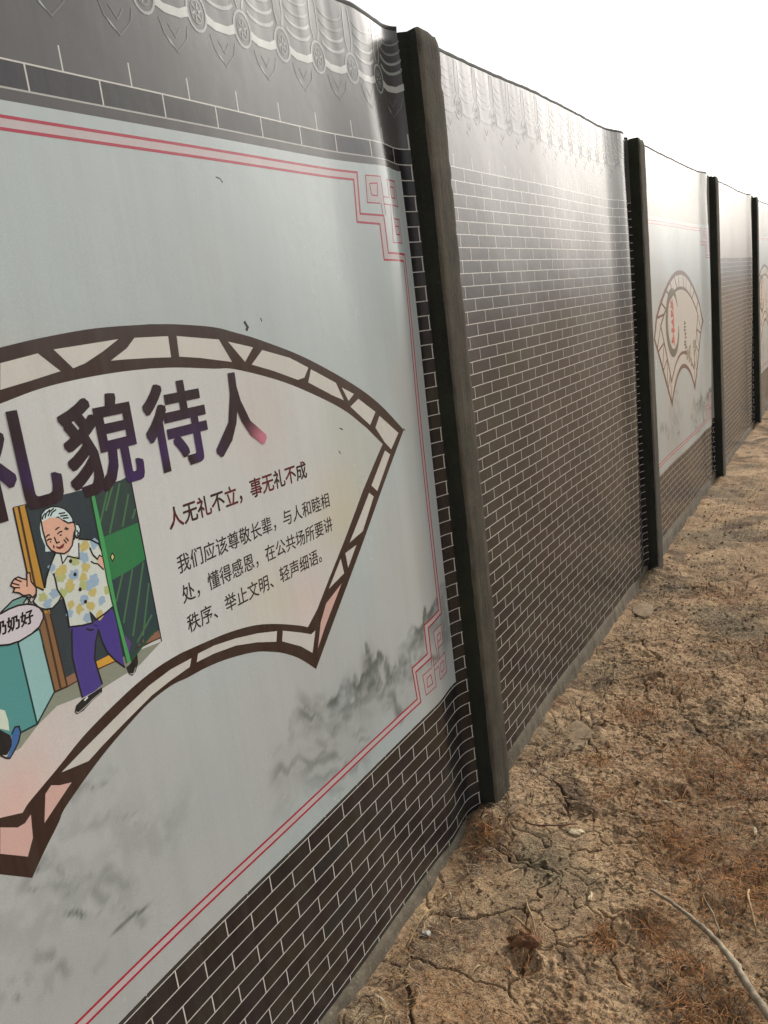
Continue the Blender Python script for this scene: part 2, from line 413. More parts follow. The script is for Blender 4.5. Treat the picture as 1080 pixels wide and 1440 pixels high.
# ------------------------------------------------------------------ printed banners
def surf_n(i, y, z):
    e = 1e-3
    a = (surf_x(i, y+e, z)-surf_x(i, y-e, z))/(2*e); b = (surf_x(i, y, z+e)-surf_x(i, y, z-e))/(2*e)
    n = np.stack([np.ones_like(a), -a, -b], 1); return n/np.linalg.norm(n, axis=1)[:, None]
LAYER = 0.000045
def rounded(pts, n=5):
    """Catmull-Rom through a run of outline points"""
    if len(pts) < 3: return list(pts)
    P = [np.array(p, float) for p in pts]; P = [2*P[0]-P[1]]+P+[2*P[-1]-P[-2]]; out = []
    for k in range(1, len(P)-2):
        a, b, c, d = P[k-1:k+3]
        for q in range(n):
            t = q/n; v = 0.5*((2*b)+(-a+c)*t+(2*a-5*b+4*c-d)*t*t+(-a+3*b-3*c+d)*t**3); out.append((v[0], v[1]))
    out.append(tuple(P[-2])); return out
class Ink:
    """flat printed shapes laid on the cloth of bay i; every shape follows the bulges of the vinyl"""
    def __init__(s, bay): s.i = bay; s.v = []; s.f = []; s.c = []; s.n = 0
    def tris(s, P, T, col, layer, gradient=None):
        P = np.asarray(P, float)
        c = lin(col, PK); cc = np.tile(c, (len(P), 1)) if gradient is None else gradient(P)
        lay = np.full((len(P), 1), float(layer))
        s.v.append(np.concatenate([P, lay], 1)); s.c.append(np.clip(cc, 0, 0.9)); s.f.append(np.asarray(T, int)+s.n); s.n += len(P)
    def poly(s, pts, col, layer, gradient=None, cell=0.011):
        pts = [tuple(p) for p in pts]
        area = sum(pts[k][0]*pts[(k+1) % len(pts)][1]-pts[(k+1) % len(pts)][0]*pts[k][1] for k in range(len(pts)))
        if area < 0: pts = pts[::-1]
        T = tessellate_polygon([[Vector((p[0], p[1], 0)) for p in pts]])
        P = np.array(pts); T2 = []
        for t in T:
            a, b, c = P[t[0]], P[t[1]], P[t[2]]
            cr = (b[0]-a[0])*(c[1]-a[1])-(b[1]-a[1])*(c[0]-a[0])
            if abs(cr) < 1e-12: continue
            T2.append(tuple(t) if cr > 0 else (t[0], t[2], t[1]))
        s.sub(P, T2, col, layer, gradient, cell)
    def sub(s, P, T, col, layer, gradient=None, cell=0.011):
        lo, hi = P.min(0), P.max(0)
        if max(hi-lo) > cell*1.3:
            bm = bmesh.new(); vs = [bm.verts.new((p[0], p[1], 0)) for p in P]
            for t in T:
                try: bm.faces.new([vs[q] for q in t])
                except ValueError: pass
            for ax in (0, 1):
                k = math.ceil(lo[ax]/cell)
                while k*cell < hi[ax]:
                    co = [0, 0, 0]; co[ax] = k*cell; no = [0, 0, 0]; no[ax] = 1
                    bmesh.ops.bisect_plane(bm, geom=bm.verts[:]+bm.edges[:]+bm.faces[:], plane_co=co, plane_no=no, dist=1e-6); k += 1
            bmesh.ops.triangulate(bm, faces=bm.faces[:]); bm.verts.index_update()
            P = np.array([(v.co.x, v.co.y) for v in bm.verts]); T = []
            for fc in bm.faces:
                q = [v.index for v in fc.verts]
                a, b, c = P[q[0]], P[q[1]], P[q[2]]
                if (b[0]-a[0])*(c[1]-a[1])-(b[1]-a[1])*(c[0]-a[0]) < 0: q = q[::-1]
                T.append(q)
            bm.free()
        if len(T): s.tris(P, T, col, layer, gradient)
    def line(s, pts, width, col, layer, closed=False, taper=False, gradient=None):
        pts = [np.array(p, float) for p in pts]
        if closed: pts = pts+[pts[0]]
        out = [pts[0]]; corner = [True]
        for a, b in zip(pts[:-1], pts[1:]):
            L = np.linalg.norm(b-a)
            if L < 1e-6: continue
            n = max(1, int(math.ceil(L/0.010)))
            for k in range(1, n+1): out.append(a+(b-a)*k/n)
        P = np.array(out)
        if len(P) < 2: return
        d = np.diff(P, axis=0); d /= np.linalg.norm(d, axis=1)[:, None]
        nrm = np.stack([-d[:, 1], d[:, 0]], 1)
        m = np.zeros_like(P); m[0] = nrm[0]; m[-1] = nrm[-1]
        if closed: m[0] = m[-1] = (nrm[0]+nrm[-1])
        m[1:-1] = nrm[:-1]+nrm[1:]
        ln = np.linalg.norm(m, axis=1); m /= np.maximum(ln, 1e-6)[:, None]
        k = np.ones(len(P)); k[1:-1] = np.clip(2/np.maximum(ln[1:-1], 0.3), 1, 1.6)
        if closed: k[0] = k[-1] = min(1.6, 2/max(ln[0], 0.3))
        wv = np.full(len(P), width/2)*k
        if taper: t = np.linspace(0, 1, len(P)); wv = wv*(0.25+0.75*np.sin(np.pi*t)**0.6)
        A = P+m*wv[:, None]; B = P-m*wv[:, None]; n = len(P)
        V = np.concatenate([A, B]); T = []
        for q in range(n-1):
            T += [(q, n+q, n+q+1), (q, n+q+1, q+1)]
        s.tris(V, T, col, layer, gradient)
    def blob(s, x, y, r, col, layer, rough=0.45):
        t = np.linspace(0, 2*math.pi, 15)[:-1]
        rr = r*(1-rough/2+rough*np.array([random.random() for _ in t]))
        s.poly([(x+rr[k]*math.cos(t[k]), y+rr[k]*math.sin(t[k])) for k in range(14)], col, layer)
    def text(s, ch, x, zc, size, col, layer, bold=0.0, wx=1.0, shear=0.0, gradient=None):
        P, T = glyph(ch)
        if len(P) == 0: return
        P = (P-np.array([0.5, 0.36]))*np.array([size*wx, size])
        P[:, 0] += shear*P[:, 1]
        n = 0 if bold == 0 else (28 if bold > 0.002 else 8)
        offs = [(0, 0)]
        for q in range(n):              # walk round a square so stroke ends stay square
            a = 2*math.pi*(q+0.5)/n; m = bold/max(abs(math.cos(a)), abs(math.sin(a))); offs.append((m*math.cos(a), m*math.sin(a)))
        for q, (a, b) in enumerate(offs):     # each thickening pass a hair above the last
            s.sub(P+np.array([x+a, zc+b]), T, col, layer+q*0.25, gradient)
    def build(s, name, parent, label=None, kind=None):
        V = np.concatenate(s.v); Fc = np.concatenate(s.f); C = np.concatenate(s.c)
        y, z, lay = V[:, 0], V[:, 1], V[:, 2]
        nr = surf_n(s.i, y, z); co = np.stack([surf_x(s.i, y, z), y, z], 1)+nr*(lay*LAYER+0.0004)[:, None]
        me = mesh_np(name, co, Fc)
        if len(me.vertices) == len(V):
            me.normals_split_custom_set_from_vertices([tuple(q) for q in nr])
            at = me.color_attributes.new("Col", 'FLOAT_COLOR', 'POINT')
            at.data.foreach_set('color', np.concatenate([C, np.ones((len(C), 1))], 1).astype(np.float32).ravel())
        o = obj(name, me, INK, parent, label=label); o.location = (0, 0, 0)
        if kind: o['kind'] = kind
        o.matrix_parent_inverse = Matrix.Translation(-Vector(parent.location))
        return o
_gc = {}
def glyph(ch, off=0.0):
    key = (ch, off)
    if key not in _gc:
        c = bpy.data.curves.new('glyph', 'FONT'); c.body = ch; c.size = 1; c.resolution_u = 3; c.offset = off
        o = bpy.data.objects.new('glyph', c); COL.objects.link(o)
        m = bpy.data.meshes.new_from_object(o)
        P = np.array([(v.co.x, v.co.y) for v in m.vertices]); T = []
        for p in m.polygons:
            q = list(p.vertices)
            for k in range(1, len(q)-1):
                t = [q[0], q[k], q[k+1]]; a, b, d = P[t[0]], P[t[1]], P[t[2]]
                cr = (b[0]-a[0])*(d[1]-a[1])-(b[1]-a[1])*(d[0]-a[0])
                if abs(cr) > 1e-12: T.append(t if cr > 0 else t[::-1])
        bpy.data.objects.remove(o); bpy.data.curves.remove(c); bpy.data.meshes.remove(m); _gc[key] = (P, T)
    return _gc[key]

def cloth(i, mat, parent):
    ya, yb = span(i); zb = BOT.get(i, 0.05)
    st = 0.012 if i in (1, 2) else 0.03
    ys = np.arange(ya+0.003, yb-0.06, st); ys = np.concatenate([ys, np.linspace(yb-0.06, yb-0.002, 14)])
    zs = np.concatenate([np.arange(zb, 1.92, st), np.arange(1.92, 2.125, 0.006)])
    Y, Z = np.meshgrid(ys, zs, indexing='ij')
    top = 2.117+0.002*np.sin(4*ys+i)+0.0012*(vnoise(ys*22, ys*0+i, 81)-0.5)*2 - 0.006*smooth((ys-yb+0.25)/0.25)
    k = (Z-zb)/(zs[-1]-zb); Z = zb+k*(top[:, None]-zb)
    Z = Z + 0.003*(vnoise(ys*18, ys*0+5+i, 82)-0.5)[:, None]*(1-k)
    y, z = Y.ravel(), Z.ravel(); co = np.stack([surf_x(i, y, z), y, z], 1); nr = surf_n(i, y, z)
    me = mesh_np("cloth", co, grid_faces(len(ys), len(zs)))
    me.normals_split_custom_set_from_vertices([tuple(q) for q in nr])
    o = obj("cloth", me, mat, parent); o.matrix_parent_inverse = Matrix.Translation(-Vector(parent.location))
    # the cloth folded back over the top edge of the slab
    m = len(ys); tx = surf_x(i, ys, top); V = []
    for (dx, dz) in ((0, 0), (0.001, 0.009), (-0.010, 0.0125), (-0.03, 0.012), (-0.055, 0.005), (-0.085, -0.02)):
        V.append(np.stack([tx+dx, ys, top+dz+0.002*(vnoise(ys*40, ys*0+dx*300, 83)-0.5)*(dx != 0)], 1))
    V = np.stack(V, 1).reshape(-1, 3)
    me = mesh_np("folded_hem", V, grid_faces(m, 6)); h = obj("folded_hem", me, HEM_M, parent)
    h.matrix_parent_inverse = Matrix.Translation(-Vector(parent.location))
    return o
HEM_M = simple("banner_backing", [34, 33, 32], 0.9, [52, 50, 46], 30)

def fan_mask(y, z, dy=0.0):
    u = y-0.903-dy
    a = np.hypot(u, z-(1.49-1.262)) < 1.262; b = np.hypot(u, z-(0.948-0.42)) > 0.40
    c = z > 0.764+(np.abs(u)-0.352)*0.862
    return a & b & c
def picture_ground(i, parent, dy=0.0):
    """pale field with grey ink-wash hills"""
    y0, y1, z0, z1 = -0.072+dy, 1.883+dy, 0.431, 1.793
    st = 0.006 if i == 1 else 0.014
    ys = np.linspace(y0, y1, int((y1-y0)/st)); zs = np.linspace(z0, z1, int((z1-z0)/st))
    Y, Z = np.meshgrid(ys, zs, indexing='ij'); y, z = Y.ravel(), Z.ravel(); u = y-dy
    base = lin([152, 162, 162])[None]*np.ones((len(y), 1))
    t = fbm(u*2.1, z*2.4, 4, 91)[:, None]; base = base*(0.90+0.22*t)
    warm = smooth((fbm(u*1.6+5, z*1.6, 3, 92)-0.5)/0.2)[:, None]*0.5; base = base*(1-warm)+lin([160, 158, 154])[None]*warm
    # hills: dark at the crest, washing out downwards
    def hill(crest, depth, strength, lo, hi, sd, trees=0.0):
        cr = crest+0.05*(fbm(u*9, u*0+sd, 4, sd)-0.5)*2
        if trees: cr = cr+trees*np.maximum(0, fbm(u*26, u*0+sd+3, 3, sd+1)-0.48)*4
        d = cr-z
        m = np.where(d > 0, np.exp(-d/depth), np.exp(-(d/0.006)**2))
        tex = 0.45+1.1*smooth((fbm(u*24+z*30, z*22-u*8, 4, sd+2)-0.34)/0.34)
        return np.clip(m*tex*strength, 0, 1)*smooth((u-lo)/0.12)*smooth((hi-u)/0.10)
    ink = np.zeros(len(y))
    c1 = 0.672+0.0*u-0.10*smooth((u-1.45)/0.15)*smooth((1.80-u)/0.15)+0.02*np.sin(u*9)
    ink = np.maximum(ink, hill(c1, 0.055, 0.62, 1.12, 1.95, 101, 0.035))
    ink = np.maximum(ink, hill(0.66+0.16*(u-1.6), 0.03, 0.75, 1.56, 1.99, 107, 0.02))
    ink = np.maximum(ink, hill(0.60-0.12*np.abs(u-1.35), 0.05, 0.40, 1.10, 1.72, 111))
    for (bx, bz, wx, wz, st_) in ((1.452, 0.668, 0.026, 0.040, 0.85), (1.525, 0.640, 0.014, 0.022, 0.8), (1.37, 0.655, 0.03, 0.03, 0.55), (1.59, 0.625, 0.03, 0.02, 0.5), (1.84, 0.60, 0.03, 0.06, 0.55), (1.79, 0.63, 0.05, 0.03, 0.4)):
        q = ((u-bx)/wx)**2+((z-bz)/wz)**2; tex = smooth((fbm(u*70, z*50, 3, 121)-0.25)/0.35)
        ink = np.maximum(ink, st_*np.exp(-q)*(0.4+0.8*tex))
    for (tx, tz, th, tw, st_) in ((1.452, 0.610, 0.125, 0.030, 0.80), (1.478, 0.600, 0.085, 0.020, 0.7), (1.527, 0.590, 0.082, 0.017, 0.8), (1.392, 0.600, 0.085, 0.024, 0.62), (1.352, 0.590, 0.075, 0.020, 0.5), (1.560, 0.580, 0.055, 0.016, 0.6),
              (1.600, 0.575, 0.065, 0.014, 0.55), (1.632, 0.585, 0.06, 0.013, 0.5), (1.662, 0.60, 0.055, 0.013, 0.5), (1.300, 0.610, 0.06, 0.018, 0.4), (1.250, 0.620, 0.06, 0.016, 0.35), (1.200, 0.630, 0.06, 0.015, 0.30), (1.150, 0.640, 0.06, 0.014, 0.28), (1.86, 0.56, 0.12, 0.03, 0.5)):
        v_ = np.clip((z-tz)/th, 0, 1.2); q = np.abs(u-tx+0.006*(vnoise(u*0+tx*9, z*60, 7)-0.5))/(tw*np.clip(1.02-v_, 0, 1.1)**0.7*(0.55+0.9*vnoise(z*110, u*40+tx*50, 8))+1e-4)
        ink = np.maximum(ink, st_*smooth((1.15-q)/0.5)*(z > tz-0.02)*(z < tz+th)*smooth((z-tz+0.02)/0.03)*(0.55+0.6*vnoise(u*160, z*120, 9)))
    for (ax, az, bx, bz, sg, st_, sd) in ((1.05, 0.60, 1.45, 0.50, 0.060, 0.42, 161), (1.15, 0.68, 1.40, 0.60, 0.040, 0.5, 162), (1.35, 0.62, 1.62, 0.50, 0.026, 0.52, 163), (1.22, 0.52, 1.34, 0.46, 0.022, 0.42, 164), (1.50, 0.57, 1.66, 0.53, 0.014, 0.42, 165), (1.60, 0.62, 1.87, 0.66, 0.020, 0.5, 166), (1.68, 0.58, 1.86, 0.50, 0.026, 0.45, 167)):
        L = math.hypot(bx-ax, bz-az); dx, dz = (bx-ax)/L, (bz-az)/L
        s_ = (u-ax)*dx+(z-az)*dz; n_ = -(u-ax)*dz+(z-az)*dx+0.05*(fbm(s_*12, s_*0+sd, 4, sd)-0.5)*2
        tex = 0.3+1.1*smooth((fbm(s_*14+n_*8, n_*55, 4, sd)-0.35)/0.35)
        ink = np.maximum(ink, st_*np.exp(-(n_/sg)**2)*smooth(s_/0.05)*smooth((L-s_)/0.06)*tex)
    # drifting brush strokes lower left
    for (ax, az, bx, bz, sg, st_, sd) in ((0.58, 0.80, 0.86, 0.64, 0.060, 0.15, 141), (0.46, 0.76, 0.74, 0.58, 0.055, 0.18, 142), (0.40, 0.66, 0.66, 0.52, 0.03, 0.22, 143), (0.61, 0.835, 0.74, 0.80, 0.0045, 0.5, 151), (0.52, 0.79, 0.64, 0.72, 0.0045, 0.5, 152), (0.54, 0.76, 0.60, 0.66, 0.005, 0.55, 153), (0.60, 0.69, 0.68, 0.60, 0.005, 0.6, 154), (0.66, 0.60, 0.76, 0.55, 0.0045, 0.6, 155), (0.48, 0.65, 0.53, 0.60, 0.005, 0.6, 156), (0.52, 0.60, 0.58, 0.56, 0.004, 0.55, 157), (0.70, 0.76, 0.82, 0.735, 0.004, 0.35, 158), (0.62, 0.83, 0.78, 0.70, 0.012, 0.26, 131), (0.53, 0.77, 0.66, 0.70, 0.016, 0.30, 132), (0.56, 0.74, 0.75, 0.60, 0.014, 0.30, 133), (0.58, 0.70, 0.76, 0.545, 0.012, 0.34, 134),
              (0.50, 0.66, 0.60, 0.56, 0.013, 0.36, 135), (0.63, 0.81, 0.75, 0.83, 0.012, 0.3, 136), (0.20, 0.70, 0.50, 0.60, 0.03, 0.35, 137), (0.7, 0.72, 0.85, 0.66, 0.02, 0.15, 138), (0.6, 0.66, 0.72, 0.66, 0.014, 0.28, 139)):
        L = math.hypot(bx-ax, bz-az); dx, dz = (bx-ax)/L, (bz-az)/L
        s_ = (u-ax)*dx+(z-az)*dz; n_ = -(u-ax)*dz+(z-az)*dx+0.035*(fbm(s_*16, s_*0+sd, 3, sd)-0.5)*2
        tex = 0.25+1.2*smooth((fbm(u*40, z*40, 3, sd)-0.35)/0.3)
        ink = np.maximum(ink, st_*np.exp(-(n_/sg)**2)*smooth(s_/0.03)*smooth((L-s_)/0.04)*tex)
    low = smooth((0.85-z)/0.3)*smooth((0.95-u)/0.3)*0.12*fbm(u*6, z*6, 3, 140)*2
    ink = np.clip(np.maximum(ink, low), 0, 0.85)[:, None]
    base = base*(1-ink)+lin([66, 76, 74])[None]*ink
    f = grid_faces(len(ys), len(zs))
    k = Ink(i); k.v.append(np.stack([y, z, np.zeros(len(y))], 1)); k.c.append(np.clip(base*PK, 0, 0.9)); 
    k.f.append(np.concatenate([f[:, [0, 1, 2]], f[:, [0, 2, 3]]])); k.n = len(y)
    return k.build("picture_field", parent)

RED = [146, 26, 50]; REDF = [164, 154, 154]
KNOT = [[(1.692, 1.767), (1.75, 1.768), (1.75, 1.682)], [(1.692, 1.767), (1.685, 1.708), (1.735, 1.708)],
        [(1.703, 1.750), (1.733, 1.752), (1.727, 1.724), (1.705, 1.725), (1.703, 1.750)], [(1.738, 1.708), (1.738, 1.684)],
        [(1.779, 1.763), (1.833, 1.764), (1.832, 1.706), (1.746, 1.707)], [(1.779, 1.763), (1.779, 1.723), (1.752, 1.723)],
        [(1.791, 1.748), (1.816, 1.748), (1.817, 1.724), (1.791, 1.723), (1.791, 1.748)],
        [(1.779, 1.706), (1.769, 1.621), (1.826, 1.621), (1.828, 1.676), (1.785, 1.676)], [(1.790, 1.706), (1.790, 1.640), (1.815, 1.640), (1.815, 1.659), (1.790, 1.659)]]
OUTL = [(1.662, 1.771), (1.653, 1.683), (1.741, 1.681), (1.741, 1.597), (1.839, 1.595)]
INNL = [(1.646, 1.755), (1.638, 1.665), (1.721, 1.662), (1.721, 1.582), (1.822, 1.579)]
def red_border(i, parent, dy=0.0):
    k = Ink(i); w_ = 0.0045
    mir = lambda p, mx_, mz: ((1.806-p[0] if mx_ else p[0])+dy, 2.25-p[1] if mz else p[1])
    for mx_ in (0, 1):
        for mz in (0, 1):
            for j, pl in enumerate(KNOT): k.line([mir(p, mx_, mz) for p in pl], 0.0026, RED, 3.5+0.3*j)
            k.line([mir(p, mx_, mz) for p in [(0.903, 1.771)]+OUTL+[(1.839, 1.125)]], w_, RED, 3)
            k.line([mir(p, mx_, mz) for p in [(0.903, 1.755)]+INNL+[(1.822, 1.125)]], w_, RED, 3.2)
            mid = [(0.903, 1.763), (1.654, 1.763), (1.6455, 1.674), (1.731, 1.6715), (1.731, 1.5895), (1.8305, 1.587), (1.8305, 1.125)]
            k.line([mir(p, mx_, mz) for p in mid], 0.012, REDF, 1)
            for (a, b, c, d) in ((1.69, 1.71, 1.748, 1.765), (1.78, 1.708, 1.831, 1.762), (1.775, 1.623, 1.825, 1.674)):
                k.poly([mir(p, mx_, mz) for p in ((a, b), (c, b), (c, d), (a, d))], [160, 154, 153], 0.7)
    k.build("red_line_border", parent)
def mirror_pts(pts, c=0.903): return [(2*c-p[0], p[1]) for p in pts]
def tile_prints(i, parent, y_first, per, z0, y_end, faint=False):
    """eaves pattern: curved tiles, pale drip edges and round end tiles"""
    k = Ink(i); pale, mid, bar = ([86, 86, 85], [82, 82, 81], [94, 94, 93]) if faint else ([134, 140, 137], [110, 114, 111], [164, 168, 163])
    n = int((y_end-y_first)/per)+2
    for q in range(-12, n):
        c = y_first+q*per
        if c+0.05 > y_end or c-0.05 < span(i)[0]+0.01: continue
        k.poly([(c-0.040, z0+0.010), (c-0.018, z0+0.001), (c+0.018, z0+0.001), (c+0.040, z0+0.010), (c+0.040, z0-0.006), (c+0.018, z0-0.013), (c-0.018, z0-0.013), (c-0.040, z0-0.006)][::1], bar, 2)
        for j in range(5):
            zz = z0+0.028+0.021*j; wd = 0.043
            arc = [(c+wd*math.sin(t), zz+0.016*(1-math.cos(t*1.15))) for t in np.linspace(-1.25, 1.25, 9)]
            if zz+0.02 < 2.115: k.line(arc, 0.0062-0.0007*j, pale if j < 2 else mid, 1)
        d = c+per/2                     # round end tile and its rib
        if d+0.03 < y_end:
            k.line([(d+0.024*math.cos(t), z0+0.006+0.030*math.sin(t)) for t in np.linspace(0, 2*math.pi, 20)], 0.0045, pale, 2)
            k.line([(d+0.014*math.cos(t), z0+0.006+0.018*math.sin(t)) for t in np.linspace(0, 2*math.pi, 14)], 0.002, mid, 2)
            for t in range(6):
                a = t*math.pi/3; k.line([(d+0.004*math.cos(a), z0+0.006+0.005*math.sin(a)), (d+0.012*math.cos(a+0.3), z0+0.006+0.015*math.sin(a+0.3))], 0.003, pale, 3)
            for sx in (-1, 1):
                k.line([(d+sx*0.006, z0+0.040), (d+sx*0.013, z0+0.060), (d+sx*0.012, z0+0.100), (d+sx*0.009, min(z0+0.128, 2.112))], 0.0042, pale, 1)
        # faint hanging drip tile
        if not faint: k.line([(c-0.034, z0-0.022), (c-0.026, z0-0.045), (c, z0-0.068), (c+0.026, z0-0.045), (c+0.034, z0-0.022)], 0.0024, [92, 94, 90], 1)
        k.line([(c-0.022, z0-0.048), (c-0.008, z0-0.062)], 0.0040, [112, 114, 110] if faint else [140, 146, 140], 2, taper=True)
        k.line([(c-0.014, z0-0.028), (c, z0-0.046), (c+0.014, z0-0.028)], 0.002, [96, 102, 98], 1)
    k.build("printed_roof_tiles", parent)

def banner_empty(i, label, group='printed banners stretched between the posts'):
    return empty("printed_banner", (-0.06, span(i)[0], BOT.get(i, 0.05)), label, "banner", group)

